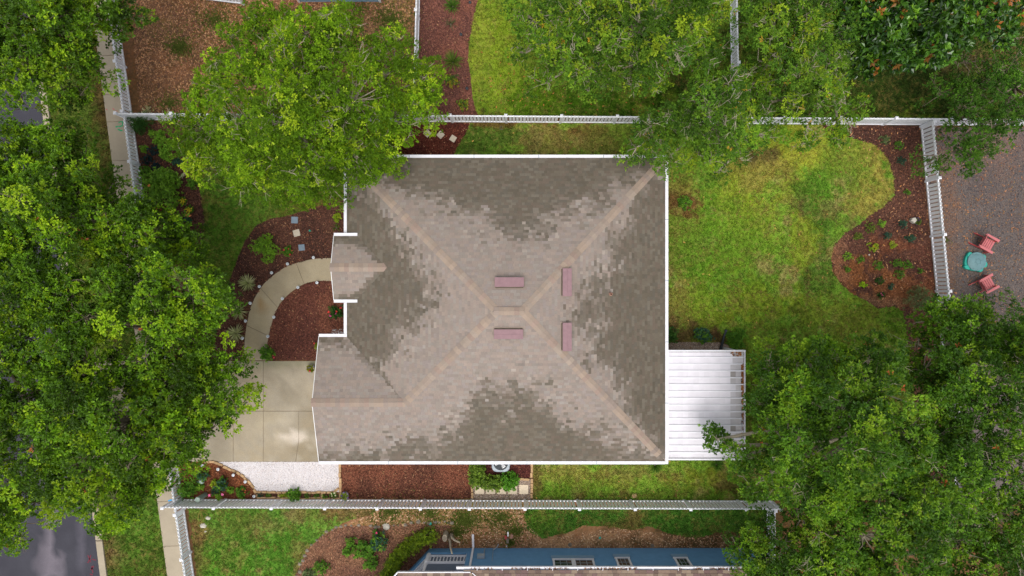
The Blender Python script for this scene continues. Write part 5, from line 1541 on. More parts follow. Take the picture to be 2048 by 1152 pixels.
DG = [(44, 76, 32), (56, 90, 36), (66, 100, 40)]; MG = [(70, 108, 34), (84, 124, 38), (98, 136, 42)]; LG = [(96, 136, 40), (112, 152, 46), (126, 160, 52)]
BGr = [(52, 84, 62), (62, 96, 72), (50, 78, 66)]; BL = [(30, 52, 48), (38, 60, 58), (34, 50, 60)]; YG = [(140, 160, 40), (124, 148, 38), (158, 172, 52)]; OL = [(96, 116, 40), (112, 128, 48), (84, 104, 40)]
SG = [(92, 108, 66), (80, 98, 58), (108, 122, 78)]
# bed behind the street fence
shrub('juniper', 'dark feathery evergreen in the corner where the low fences meet', 280, 246, 21, .8, DG, 'shrub', L=.12, W=.012, nl=9, lobes=[(-.4, .2, .7), (.5, .3, .7), (.2, -.5, .6), (-.2, -.3, .6)])
shrub('flowering_weed', 'pale cream flowering weed just above the corner of the low fences', 296, 222, 9, .4, [(176, 172, 130), (150, 150, 100), (192, 186, 150)], L=.07, W=.015)
shrub('perennial', 'light green leafy perennial nearest below the corner evergreen', 313, 277, 13, .4, LG, lobes=[(-.5, .6, .5), (.5, .5, .55), (.1, -.3, .55), (.9, -.1, .4)])
shrub('perennial', 'tiny bright green perennial close to the street fence', 288, 297, 6, .25, LG)
for (x, y), w in (((306, 302), 'uppermost'), ((293, 319), 'leftmost'), ((313, 334), 'lowest')):
    shrub('dark_sage', 'dark blue green sage, %s of three beside the street fence' % w, x, y, 10, .35, BL, group='dark sage clumps by the street fence', L=.06)
shrub('perennial', 'wide light green perennial left of the overhanging tree', 338, 300, 19, .45, LG, lobes=[(.3, .5, .6), (-.5, .2, .5), (-.2, -.5, .6), (.8, .4, .4)])
shrub('perennial', 'mid green perennial right of the wide light one', 361, 307, 9, .4, MG)
shrub('perennial', 'small bluish green perennial above the big round shrub', 355, 326, 8, .3, BGr)
shrub('round_shrub', 'big round bright green shrub beside the street fence', 325, 372, 36, 1.1, [(84, 120, 32), (98, 136, 36), (112, 148, 42)], 'shrub', L=.11, W=.03, nl=7, mat='leaf', lobes=[(0, 0, .8), (-.5, .2, .5), (.5, .35, .5), (.4, -.4, .5), (-.35, -.5, .5), (0, .6, .4)], flowers=[(298, 371, 3, (220, 130, 60))])
shrub('shrub', 'small green shrub tucked left above the big round shrub', 291, 345, 13, .6, MG, 'shrub')
for (x, y), w in (((342, 414), 'left'), ((365, 402), 'upper'), ((377, 420), 'right')):
    fl = [(x + math.cos(k * 1.1) * (2 + k % 4 * 1.6), y + math.sin(k * 1.1) * (2 + k % 4 * 1.4), 1.6, (225, 205, 40)) for k in range(13)]
    shrub('yellow_lantana', 'yellow flowering mound, %s one of three' % w, x, y, 9, .3, MG, 'flower', group='yellow flowering mounds', flowers=fl, L=.06)
shrub('coleus', 'small reddish brown plant left of the yellow mounds', 314, 417, 5, .25, [(150, 84, 60), (130, 70, 52)])
spiky('mondo_grass', 'dark green grassy clump below the yellow mounds', 328, 436, 10, 70, DG, h=.3, w=.01)
shrub('perennial', 'small dark plant at the bed edge, right one of a pair', 375, 442, 6, .25, BGr)
shrub('perennial', 'small dark plant at the bed edge, left one of a pair', 356, 444, 6, .25, BGr)
shrub('perennial', 'green plant peeking out under the overhanging tree by the lawn', 386, 366, 11, .4, MG)
shrub('shrub', 'dark shrub at the lower end of the street bed, partly under oak', 350, 480, 30, .8, MG, 'shrub', lobes=[(-.4, 0, .7), (.5, .1, .7), (.1, .4, .6)])
# beds round the walk
shrub('azalea', 'bright lime green shrub in the mulch outside the curved walk', 531, 496, 25, .9, [(104, 142, 32), (120, 158, 38), (88, 124, 30)], 'shrub', L=.09, W=.02, nl=7, mat='leaf', lobes=[(0, 0, .75), (0, .6, .5), (-.6, .1, .45), (.5, -.2, .5), (.15, -.7, .4)])
shrub('geranium', 'red flowering plant beside the stepping stones', 575, 503, 9, .3, MG, 'flower', flowers=[(568, 500, 2, (215, 50, 70)), (580, 509, 2, (215, 50, 60)), (577, 498, 1.6, (210, 60, 70)), (584, 501, 1.6, (215, 60, 80)), (572, 508, 1.6, (215, 50, 70))])
for i, ((x, y), w) in enumerate((((494, 566), 'upper'), ((477, 622), 'middle'), ((470, 667), 'lowest'))):
    spiky('yucca', 'pale variegated spiky yucca, %s of three left of the walk' % w, x, y, 19, 95, [(196, 198, 140), (174, 182, 120), (212, 212, 160), (146, 158, 96)], h=.5, w=.013, group='spiky yuccas left of the walk', seed=40 + i)
shrub('perennial', 'yellowish small plant near the front wall under the gutter', 676, 436, 8, .3, YG)
spiky('liriope', 'thin grassy plant near the front wall', 672, 455, 10, 30, OL, h=.3, w=.009, seed=50)
shrub('geranium', 'round dark plant with red and pink blooms by the portico', 671, 624, 13, .4, DG, 'flower', dens=1.6, flowers=[(657, 624, 2.4, (235, 70, 60)), (673, 623, 2.2, (235, 80, 70)), (681, 616, 2.2, (225, 60, 60)), (672, 628, 2, (220, 80, 160)), (661, 632, 2.4, (220, 70, 150))])
shrub('geranium', 'leafy green plant where the walk meets the driveway', 532, 707, 13, .5, MG, 'flower', dens=1.4, flowers=[(548, 715, 2, (225, 70, 80)), (546, 711, 1.3, (225, 80, 90))])
# plants in pots
def potted(label, px, py, rp, pal, fl):
    x, y, _ = P(px, py, .2)
    t = thing('potted_plant', label, 'potted plant', (x, y, 0))
    Rr = rp * H / F
    MB().lathe((x, y, 0), [(Rr * .6, 0), (Rr * .8, .25), (Rr * .86, .27), (Rr * .7, .27), (Rr * .68, .2)], 14).build('pot', M['pot'], t, smooth=False)
    r = np.random.default_rng(int(px)); nt = 26
    d = nz(r.normal(0, 1, (nt, 3))); d[:, 2] = np.abs(d[:, 2])
    tc = np.array([x, y, .27]) + d * Rr * .8 * r.uniform(.4, 1, (nt, 1))
    c = np.array([S(q) for q in pal])[r.integers(0, len(pal), nt)]
    V, C = tufts(tc, d, 6, .09, .022, .03, c, r)
    link('foliage', raw_mesh('foliage', V - np.array((x, y, 0)), np.arange(len(V)).reshape(-1, 4), M['leaf'], C), t)['kind'] = 'stuff'
    for fx, fy, fr, fc in fl:
        a, b2, _ = P(fx, fy, .45)
        MB().lathe((a, b2, .42), [(fr * H / F, 0), (fr * H / F * .8, .03), (.005, .045)], 7).build('bloom', material_cached(fc), t)
potted('yellow green potted plant at the driveway edge under the garage eave', 623, 737, 9, [(150, 150, 30), (124, 136, 28)], [(619, 742, 2, (210, 50, 60)), (627, 737, 1.2, (220, 200, 180))])
potted('yellow green potted plant half under the garage gutter', 638, 692, 8, [(150, 160, 36), (126, 142, 32)], [(628, 687, 1.8, (215, 70, 60))])
potted('hanging style pot of yellow green leaves and purple flowers on the low fence line', 690, 991, 9, [(150, 170, 46), (120, 146, 40)], [(683, 992, 2, (110, 80, 150)), (696, 996, 1.6, (110, 80, 150)), (688, 985, 1.5, (120, 90, 160))])
# rose bed
shrub('rose_bush', 'green rose bush with two pink blooms by the low fence', 440, 972, 16, .7, BGr + MG, 'flower', lobes=[(.2, .4, .6), (-.5, -.5, .5), (.3, -.1, .5)], flowers=[(419, 991, 3, (235, 110, 160)), (445, 989, 3, (235, 120, 170))])
shrub('perennial', 'small lime plant right of the rose bush', 461, 981, 6, .3, LG)
shrub('perennial', 'small lime plant above left of the rose bush', 429, 966, 6, .3, YG)
shrub('perennial', 'small lime plant below the rose bush at the fence', 438, 994, 5, .25, LG)
shrub('geranium', 'red flowering green plant in the corner of the rose bed', 484, 985, 11, .35, MG, 'flower', flowers=[(478, 983, 1.7, (205, 60, 60)), (490, 985, 1.7, (205, 60, 60)), (485, 979, 1.6, (205, 70, 60)), (491, 981, 1.5, (210, 60, 70))])
shrub('shrub', 'green shrub at the left end of the rose bed under the oak', 404, 951, 13, .7, BGr + MG, 'shrub')
shrub('shrub', 'round green shrub against the street fence at the rose bed corner', 376, 978, 18, .8, MG, 'shrub', dens=1.4)
shrub('perennial', 'small green plant beside the pale globe', 398, 972, 8, .35, LG)
# narrow planter
for i, (x, y, rp, pal, lab) in enumerate([(520, 990.5, 5, BGr, 'bluish seedling first from the left in the narrow planter'), (537, 990.5, 5.5, MG, 'green clump second from the left in the narrow planter'), (562, 990.5, 4.5, YG, 'yellow edged clump left of the big planter shrub, outer one'),
                                    (573, 990, 4.5, YG, 'yellow edged clump touching the big planter shrub'), (615, 991.5, 5.5, MG, 'green clump just right of the big planter shrub'), (633, 991, 5.5, MG, 'green clump between two planter dividers'), (650, 991.5, 5.5, MG, 'green clump left of the white flowering one in the planter')]):
    shrub('planter_plant', lab, x, y, rp, .2, pal, group='small plants of the narrow planter', L=.05, W=.014)
shrub('planter_plant', 'white and yellow flowering clump at the right end of the planter', 667, 990, 6.5, .25, MG, 'flower', L=.05, flowers=[(663, 988, 2, (235, 232, 180)), (669, 986, 2, (240, 238, 200)), (671, 991, 1.8, (235, 235, 190)), (664, 992, 1.6, (235, 232, 180))])
shrub('planter_shrub', 'big bushy green plant in the narrow planter leaning over the fence', 588, 990, 12, .6, MG, 'shrub', dens=1.5)
# hedge of boxwoods at the air conditioner
for i, (x, y, rp, w) in enumerate([(955, 940, 17, 'top left'), (952, 962, 14, 'left'), (973, 965, 15, 'second from left'), (995, 966, 16, 'third from left'), (1020, 963, 18, 'rightmost, greenest')]):
    shrub('boxwood', 'leafy boxwood wrapped round the air conditioner, %s' % w, x, y, rp, .75, [(92, 116, 36), (108, 134, 42), (122, 146, 54), (74, 100, 30)] if i < 4 else [(76, 124, 30), (92, 142, 36)], 'shrub', group='boxwoods round the air conditioner', L=.075, W=.025, nl=8, mat='leaf', dens=3.0)
# backyard
shrub('gardenia', 'round green shrub in a mulch ring on the backyard lawn', 1369, 406, 14, .55, [(84, 124, 30), (100, 140, 34), (66, 104, 28)], 'shrub', L=.07, mat='leaf', dens=1.4)
shrub('shrub', 'dark shrub half under the right gutter near the patio cover', 1339, 672, 17, .7, DG, 'shrub')
shrub('shrub', 'green shrub in the middle of the bed by the patio cover', 1404, 671, 18, .7, MG + BGr, 'shrub', lobes=[(0, 0, .8), (.5, -.2, .5), (-.4, .3, .5)])
shrub('shrub', 'loose bright green shrub beside the black pipe', 1471, 678, 21, .8, MG, 'shrub', lobes=[(0, 0, .7), (.5, .5, .4), (-.5, .2, .45), (.3, -.5, .5), (-.2, -.5, .4)])
spiky('palmetto', 'grassy green palmetto below the lower right roof corner', 1311, 932, 17, 60, MG, h=.45, w=.014, seed=61)
spiky('palmetto', 'grassy green palmetto below the patio cover', 1434, 930, 17, 60, MG, h=.45, w=.014, seed=62)
# right bed
BED = [(1741, 455.5, 10, OL, 'sprawling olive plant, largest near the top of the wavy bed'), (1764, 446, 7, LG, 'small lime plant right of the sprawling olive one'), (1806, 450, 8, BGr, 'bluish plant left of the white pot'),
       (1716, 472, 8, OL, 'thin olive plant on the upper left slope of the wavy bed'), (1775, 470, 7, BGr, 'bluish plant in the upper middle of the wavy bed'), (1820, 476, 9, BGr, 'wide bluish plant nearest the side fence'),
       (1786, 491, 6.5, YG, 'pale yellow green plant in the centre of the wavy bed'), (1695, 513, 8, LG, 'light green plant near the left tip of the wavy bed'), (1721, 519, 6.5, MG, 'dark green plant right of the light one at the left tip'),
       (1756, 530, 10, MG, 'round green plant left in the middle row of three'), (1795, 527, 10, MG, 'round green plant centre in the middle row of three'), (1816, 531, 8.5, MG, 'small round green plant right in the middle row of three'),
       (1695, 539, 5, MG, 'tiny green plant at the orange mulch near the left tip'), (1799, 549, 9.5, MG, 'round green plant below the middle row'), (1760, 561, 8, DG, 'dark green plant lower left of the middle row'),
       (1726, 570, 6, [(150, 180, 30), (130, 164, 28)], 'glowing lime plant at the lower left of the wavy bed'), (1782, 573, 5.5, BGr, 'small bluish plant near the bottom of the wavy bed'), (1841, 542, 3.5, MG, 'tiniest green sprout near the side fence'),
       (1770, 279, 9, SG, 'grey tuft at the top of the wavy bed, left'), (1797, 292, 9, MG, 'green tuft at the top of the wavy bed'), (1804, 321, 8, BGr, 'bluish tuft at the narrow top part of the wavy bed'), (1815, 384, 5, MG, 'small green sprout in the narrow part of the wavy bed')]
for x, y, rp, pal, lab in BED:
    shrub('perennial', lab, x, y, rp, .3, pal, group='small plants of the wavy mulch bed', L=.07, W=.018)
shrub('lantana', 'yellow green mound with orange tint left of the bed centre', 1747, 494, 9, .35, YG, 'flower', flowers=[(1747, 493, 1.8, (220, 150, 50)), (1751, 496, 1.3, (220, 160, 50))], L=.06)
shrub('rose_bush', 'small plant with one pink bloom at the bottom of the wavy bed', 1762, 591, 5.5, .3, DG, 'flower', flowers=[(1765, 591, 2.8, (215, 90, 130)), (1762, 587, 1.8, (215, 100, 140))])
shrub('rosemary', 'large grey green rosemary bush at the lower end of the side fence', 1838, 597, 25, .9, SG, 'shrub', L=.12, W=.009, nl=10, flat=.6, dens=1.3)
# top bed
spiky('palmetto', 'green fan palmetto beside the light green tree, beyond the fence', 905, 122, 22, 80, [(96, 124, 44), (112, 136, 52), (130, 140, 60)], h=.7, w=.018, seed=71)
spiky('palmetto', 'green spiky palmetto at the top edge of the mulch strip', 905, 10, 18, 60, [(96, 130, 44), (80, 114, 40)], h=.6, w=.016, seed=72)
spiky('palmetto', 'pale thin palmetto tuft in the middle of the mulch strip', 901, 47, 14, 26, SG, h=.4, w=.008, seed=73)
shrub('croton', 'round green shrub with yellow leaf tips beside the mulch strip fence', 904, 161, 14, .5, [(90, 112, 30), (64, 94, 28), (150, 140, 40)], 'shrub', L=.07, mat='leaf')
shrub('croton', 'smaller round yellow tipped shrub near the long fence', 926, 208, 11, .5, [(96, 120, 32), (74, 104, 30), (150, 146, 40)], 'shrub', L=.07, mat='leaf')
# neighbour bed bottom left
shrub('rose_bush', 'blue green rose bush with a pink bloom in the ringed stone bed', 756, 1083, 20, .9, BGr + MG, 'shrub', flowers=[(753, 1066, 2.2, (215, 70, 120))], lobes=[(0, .3, .7), (-.4, -.3, .5), (.4, -.2, .5)])
shrub('rose_bush', 'bright green rose bush left of the blue green one', 730, 1098, 20, .7, MG, 'shrub', lobes=[(-.3, .4, .5), (.2, -.3, .6), (.6, .1, .4), (-.5, -.4, .4)])
shrub('rose_bush', 'bright green low rose bush at the far left of the ringed bed plants', 700, 1095, 17, .6, MG, 'shrub', lobes=[(0, .6, .45), (.1, -.1, .5), (-.4, -.6, .45)])
shrub('rose_bush', 'green rose bush lowest in the ringed bed', 742, 1124, 15, .6, MG, 'shrub')
shrub('shrub', 'small green shrub near the bottom edge inside the stone ring', 641, 1134, 13, .5, MG, 'shrub')
shrub('shrub', 'wispy pale shrub at the bottom edge beside the stone ring', 616, 1150, 12, .4, SG, 'shrub')
shrub('yew_hedge', 'curved clipped yellow green hedge leading to the white porch', 815, 1098, 17, .95, [(112, 132, 24), (128, 148, 28), (96, 118, 22), (80, 104, 22)], 'hedge', L=.075, W=.014, nl=8, dens=2.2, mat='leaf',
      lobes=[((px - 815) / 17, (1098 - py) / 17, k) for px, py, k in ((856, 1075, 1.0), (846, 1074, .9), (836, 1082, 1.0), (826, 1088, .95), (816, 1094, .95), (806, 1102, .95), (798, 1112, .95), (791, 1122, .95), (786, 1132, .95), (780, 1143, .95), (775, 1154, .95), (771, 1166, .95))])
spiky('palmetto', 'thin fronded palmetto at the fence corner on the lower lawn', 398, 1020, 24, 26, [(140, 140, 60), (96, 124, 44), (150, 130, 70)], h=.5, w=.012, seed=81)

# ================================================================== SMALL OBJECTS
def stone(name, label, px, py, size, mat, rot, group=None, th=.05):
    x, y, _ = P(px, py, th)
    o = MB().prism(ccw([(x + math.cos(rot + k * math.pi / 2) * size * .707, y + math.sin(rot + k * math.pi / 2) * size * .707) for k in range(4)]), .0, th, inset=.008).build(name, M[mat], None, loc=(x, y, 0))
    return tag(o, label, 'stepping stone', group)
stone('stepping_stone', 'blue grey stepping stone nearest the lawn by the front walk', 589, 440, .31, 'stonegrey', .75)
stone('stepping_stone', 'beige stepping stone between the two blue grey ones', 593, 466, .31, 'stonebeige', 1.05)
stone('stepping_stone', 'blue grey stepping stone nearest the front walk', 603, 495, .29, 'stonegrey', .88)
stone('stepping_stone', 'pale stepping stone leftmost of three by the upper fence', 854.5, 266.5, .29, 'stonebeige', .02)
stone('stepping_stone', 'pale stepping stone middle of three by the upper fence', 881, 269.5, .29, 'stonebeige', .05)
stone('stepping_stone', 'pale stepping stone at the lawn edge by the upper fence', 906, 277, .28, 'stonebeige', .22)
for i, x in enumerate((959, 981, 1003, 1025, 1047.5)):
    stone('paver', 'square cream paver in the pebble strip, %s from left' % ('first', 'second', 'third', 'fourth', 'fifth')[i], x, 979, .43, 'paver', math.pi / 4, 'square cream pavers in the pebble strip')
# edging
def edging(name, label, pts, w=.14, l=.22, mat='brick', h=.09, z=0.0, rough=.012):
    pts = [Vector((*P(x, y, h)[:2], 0)) for x, y in pts]
    root = thing(name, label, 'edging', tuple(pts[0]))
    L = sum((pts[i + 1] - pts[i]).length for i in range(len(pts) - 1)); n = max(1, int(L / l))
    def at(t):
        for i in range(len(pts) - 1):
            s = (pts[i + 1] - pts[i]).length
            if t <= s or i == len(pts) - 2: return pts[i].lerp(pts[i + 1], t / s), (pts[i + 1] - pts[i]).normalized()
            t -= s
    r = random.Random(n)
    for i in range(n):
        p, d = at((i + .5) * L / n)
        m = MB().box((0, 0, h / 2), (L / n - .015, w * r.uniform(.92, 1.05), h + r.uniform(-.01, .015)), taper=.95)
        o = link('brick', m.mesh('brick', M[mat]), root, (p.x + r.gauss(0, rough) - root.location.x, p.y + r.gauss(0, rough) - root.location.y, 0), math.atan2(d.y, d.x) + r.gauss(0, .05))
edging('brick_edging', 'curved tan stone edging between rose bed and white pebbles', [(408, 924), (425, 924), (440, 930), (456, 937), (472, 945), (486, 954), (498, 966), (507, 977), (512, 986)], w=.11)
edging('brick_edging', 'straight tan stone edging below the white pebbles', [(513, 985), (672, 985.5)], w=.10)
edging('brick_edging', 'thin row of tan stones against the low fence', [(513, 996), (680, 997)], w=.07)
edging('brick_edging', 'tan stone edging right of the white pebbles', [(679.5, 926), (680.5, 996)], w=.12)
edging('brick_edging', 'short slanting tan stones in the pebble corner', [(668, 984), (677, 976)], w=.12)
for x, w in ((513, 'left end'), (557, 'middle'), (643, 'right part')):
    edging('brick_edging', 'short stone divider in the narrow planter, %s' % w, [(x, 987), (x, 995)], w=.09, l=.2)
edging('brick_edging', 'tan stone edging left of the square pavers', [(944, 960), (944, 997)], w=.10)
edging('brick_edging', 'pale stone edging between air conditioner bed and grass', [(1064, 926), (1063, 997)], w=.11)
edging('brick_edging', 'short tan stone edging above the last square paver', [(1038, 958.5), (1060, 959)], w=.10)
def rocks(label, pts, sz):
    x0, y0, _ = P(*pts[0]); root = thing('rock_edging', label, 'edging', (x0, y0, 0))
    r = random.Random(5)
    ppx = spline(pts, 14)
    last = None
    for p in ppx:
        x, y, _ = P(*p)
        if last and math.hypot(x - last[0], y - last[1]) < sz * r.uniform(.8, 1.5): continue
        x += r.gauss(0, .04); y += r.gauss(0, .05)
        last = (x, y); rr_ = sz * r.uniform(.25, .58)
        rock(r, x, y, rr_, root)
def rock(r, x, y, R_, root, name='stone', mat='rock', flat=.6):
    m = MB(); vs = []; n = 7
    for lev, (k, z) in enumerate(((1.0, 0), (1.02, .35), (.7, .8), (.25, 1.0))):
        for i in range(n):
            a = math.tau * i / n + lev * .2
            q = R_ * k * r.uniform(.78, 1.15)
            vs.append((x + math.cos(a) * q, y + math.sin(a) * q * .8, R_ * flat * z))
    fs = [(L * n + i, L * n + (i + 1) % n, (L + 1) * n + (i + 1) % n, (L + 1) * n + i) for L in range(3) for i in range(n)] + [tuple(3 * n + i for i in range(n))]
    m.add(vs, fs)
    if root is None: return m.build(name, M[mat], None, loc=(x, y, 0))
    return m.build(name, M[mat], root)
rocks('rough grey stone edging curving round the neighbour flower bed', [(596, 1150), (602, 1128), (612, 1104), (628, 1084), (648, 1068), (672, 1056), (700, 1052), (730, 1052), (758, 1051), (790, 1049), (820, 1046), (850, 1044), (880, 1044), (905, 1052)], .22)
rr_ = random.Random(9)
tag(rock(rr_, *P(773, 1053)[:2], .2, None, 'boulder', 'whiterock'), 'large pale rock on the stone ring, left', 'rock')
tag(rock(rr_, *P(808, 1049)[:2], .12, None, 'boulder', 'brick'), 'tan rock on the stone ring, right of the large pale one', 'rock')
tag(rock(rr_, *P(416, 1036)[:2], .12, None, 'boulder', 'whiterock'), 'pale rock uppermost near the palmetto on the lower lawn', 'rock')
tag(rock(rr_, *P(407, 1051)[:2], .17, None, 'boulder', 'whiterock'), 'largest pale rock near the palmetto on the lower lawn', 'rock')
tag(rock(rr_, *P(411, 1063)[:2], .06, None, 'boulder', 'whiterock'), 'smallest white rock below the palmetto on the lower lawn', 'rock')
# solar path lights
def path_light(px, py, label, group):
    x, y, _ = P(px, py, .3)
    t = thing('path_light', label, 'garden light', (x, y, 0), group)
    MB().tube([(x, y, -.02), (x, y, .2)], [.012, .012], 6).build('stake', M['black'], t)
    MB().lathe((x, y, .18), [(.03, 0), (.052, .02), (.058, .09), (.05, .1)], 12).build('lamp_body', M['metalgrey'], t)
    MB().lathe((x, y, .28), [(.07, 0), (.072, .012), (.05, .025), (.01, .03)], 14).build('lamp_top', M['globe'], t)
    MB().lathe((x, y, .311), [(.03, 0), (.028, .003)], 4).build('solar_cell', M['metalgrey'], t)
outer = [(626.5, 515), (574.7, 527.8), (542.8, 545.5), (518.3, 573), (500, 606.5), (490.5, 642), (484.4, 676.4)]
inner = [(633.6, 565.3), (595.5, 574.7), (564.4, 597.2), (547.2, 634.2), (535.3, 672.8)]
on = ['first', 'second', 'third', 'fourth', 'fifth', 'sixth', 'last']
for i, p in enumerate(outer): path_light(*p, 'round solar light on the outer side of the curved walk, %s from the portico' % on[i], 'solar lights along the curved walk')
for i, p in enumerate(inner): path_light(*p, 'round solar light on the inner side of the curved walk, %s from the portico' % (on[i] if i < 4 else 'last'), 'solar lights along the curved walk')
for i, p in enumerate([(404.6, 931.5), (435.3, 939), (466, 950.5), (490, 964), (507.6, 993)]): path_light(*p, 'round solar light inside the curved stone edging, %s from the left' % (on[i] if i < 4 else 'last'), 'solar lights in the rose bed')
# pale globe and pale green pedestal
x, y, _ = P(403, 963, .2)
t = thing('garden_globe', 'pale grey globe ornament in the rose bed', 'garden ornament', (x, y, 0))
MB().lathe((x, y, 0), [(.08, 0), (.06, .06)], 12).build('base', M['metalgrey'], t)
MB().lathe((x, y, .06), [(.04, 0), (.10, .04), (.13, .12), (.10, .2), (.04, .24), (.01, .25)], 16).build('globe', M['palegreen'], t, smooth=True)
x, y, _ = P(411, 989, 0)
t = thing('utility_pedestal', 'pale green utility post standing at the corner of the rose bed', 'utility post', (x, y, 0))
MB().lathe((x, y, 0), [(.115, 0), (.115, .72), (.10, .74)], 16).build('body', M['palegreen'], t, smooth=False)
MB().lathe((x, y, .74), [(.125, 0), (.125, .05), (.10, .08), (.02, .09)], 16).build('cap', M['palegreen'], t)
# air conditioner
x, y, _ = P(1001.5, 926, .75)
ac = thing('air_conditioner', 'grey round topped air conditioner half under the lower gutter', 'air conditioner', (x, y, 0))
def rsq(r_, k=.8, n=28):
    out = []
    for i in range(n):
        a = math.tau * i / n; c, s = math.cos(a), math.sin(a)
        q = (abs(c) ** 4 + abs(s) ** 4) ** -.25
        out.append((x + c * q * r_ * k, y + s * q * r_ * k))
    return out
MB().prism(rsq(.40, 1), .02, .68).build('cabinet', M['metalgrey'], ac)
MB().prism(rsq(.42, 1), .68, .74, inset=.03).build('top_cover', M['metalgrey'], ac)
MB().lathe((x, y, .74), [(.33, 0.002), (.33, .01), (.31, .012)], 28).build('fan_opening', M['dark'], ac)
gr = MB()
for k in range(16):
    a = math.tau * k / 16
    gr.bar((x + .05 * math.cos(a), y + .05 * math.sin(a), .775), (x + .34 * math.cos(a), y + .34 * math.sin(a), .765), .008, .008)
for rr2 in (.12, .2, .27, .33):
    pts = [(x + rr2 * math.cos(math.tau * k / 24), y + rr2 * math.sin(math.tau * k / 24), .77) for k in range(25)]
    for k in range(24): gr.bar(pts[k], pts[k + 1], .007, .007)
gr.build('grille', M['black'], ac)
fn = MB()
for k in range(3):
    a = math.tau * k / 3 + 1.15
    fn.add([(x + .05 * math.cos(a - .4), y + .05 * math.sin(a - .4), .757), (x + .28 * math.cos(a - .35), y + .28 * math.sin(a - .35), .754), (x + .29 * math.cos(a + .38), y + .29 * math.sin(a + .38), .76), (x + .05 * math.cos(a + .5), y + .05 * math.sin(a + .5), .76)], [(0, 1, 2, 3)])
fn.lathe((x, y, .755), [(.07, 0), (.06, .015)], 12)
fn.build('fan', M['trim'], ac)
# black pipe by the patio cover
a = P(1440, 702, .1); b = P(1452, 662, .3)
t = thing('drain_pipe', 'black pipe slanting out from under the patio cover', 'pipe', (a[0], a[1], 0))
MB().tube([a, (a[0] * .3 + b[0] * .7, a[1] * .3 + b[1] * .7, .2), b], [.07, .055, .05], 10).build('pipe', M['black'], t, smooth=True)
MB().lathe((b[0], b[1], b[2] - .06), [(.07, 0), (.07, .08), (.05, .1)], 12).build('collar', M['dark'], t)
# turtle sandbox
x, y, _ = P(1953, 523, .2)
tu = thing('turtle_sandbox', 'teal turtle shaped sandbox with faded round lid on gravel', 'sandbox', (x, y, 0))
def blob(pts_px, z0, z1, name, mat, n=0):
    pts = smooth_poly([P(a, b, z1) for a, b in pts_px], 2)
    return MB().prism(ccw([tuple(p) for p in pts]), z0, z1, inset=.02).build(name, mat, tu)
def tp(u, v): return (1860 + u / 6.4, 440 + v / 6.4)
blob([tp(475, 440), tp(560, 415), tp(650, 420), tp(710, 480), tp(715, 590), tp(670, 640), tp(600, 660), tp(500, 635), tp(445, 590), tp(447, 510)], .02, .17, 'basin', M['teal'])
for pts, nm in (([tp(480, 430), tp(515, 405), tp(545, 415), tp(540, 460), tp(490, 480)], 'flipper'), ([tp(440, 580), tp(445, 610), tp(480, 635), tp(520, 630), tp(500, 570)], 'flipper'),
                ([tp(665, 440), tp(700, 440), tp(722, 465), tp(718, 500), tp(690, 510), tp(670, 480)], 'flipper'), ([tp(620, 640), tp(630, 667), tp(665, 662), tp(690, 630), tp(680, 605), tp(640, 610)], 'flipper'),
                ([tp(690, 540), tp(715, 528), tp(740, 550), tp(738, 585), tp(715, 610), tp(685, 605)], 'head')):
    blob(pts, .05, .21, nm, M['teal'])
lid = MB().lathe((x, y, .2), [(.435, 0), (.44, .02), (.42, .045), (.40, .04), (.39, .035), (.33, .075), (.2, .11), (.02, .12)], 36).build('lid', M['lid'], tu, smooth=True)
gv = MB()
def dome(px_, py_):
    rr3 = math.hypot(px_, py_); return (x + px_, y + py_, .2 + .128 - .09 * (rr3 / .4) ** 2)
hx = [(.125 * math.cos(math.tau * k / 6 + .3), .125 * math.sin(math.tau * k / 6 + .3)) for k in range(6)]
for k in range(6):
    a, b = hx[k], hx[(k + 1) % 6]
    gv.bar(dome(*a), dome(*b), .014, .008)
    ka = math.tau * k / 6 + .3
    m2 = (.25 * math.cos(ka), .25 * math.sin(ka)); gv.bar(dome(*a), dome(*m2), .014, .008)
    for dl in (-.3, .3):
        e = (.385 * math.cos(ka + dl), .385 * math.sin(ka + dl))
        gv.bar(dome(*m2), dome(*e), .014, .008)
gv.build('shell_grooves', M['lidgroove'], lid)

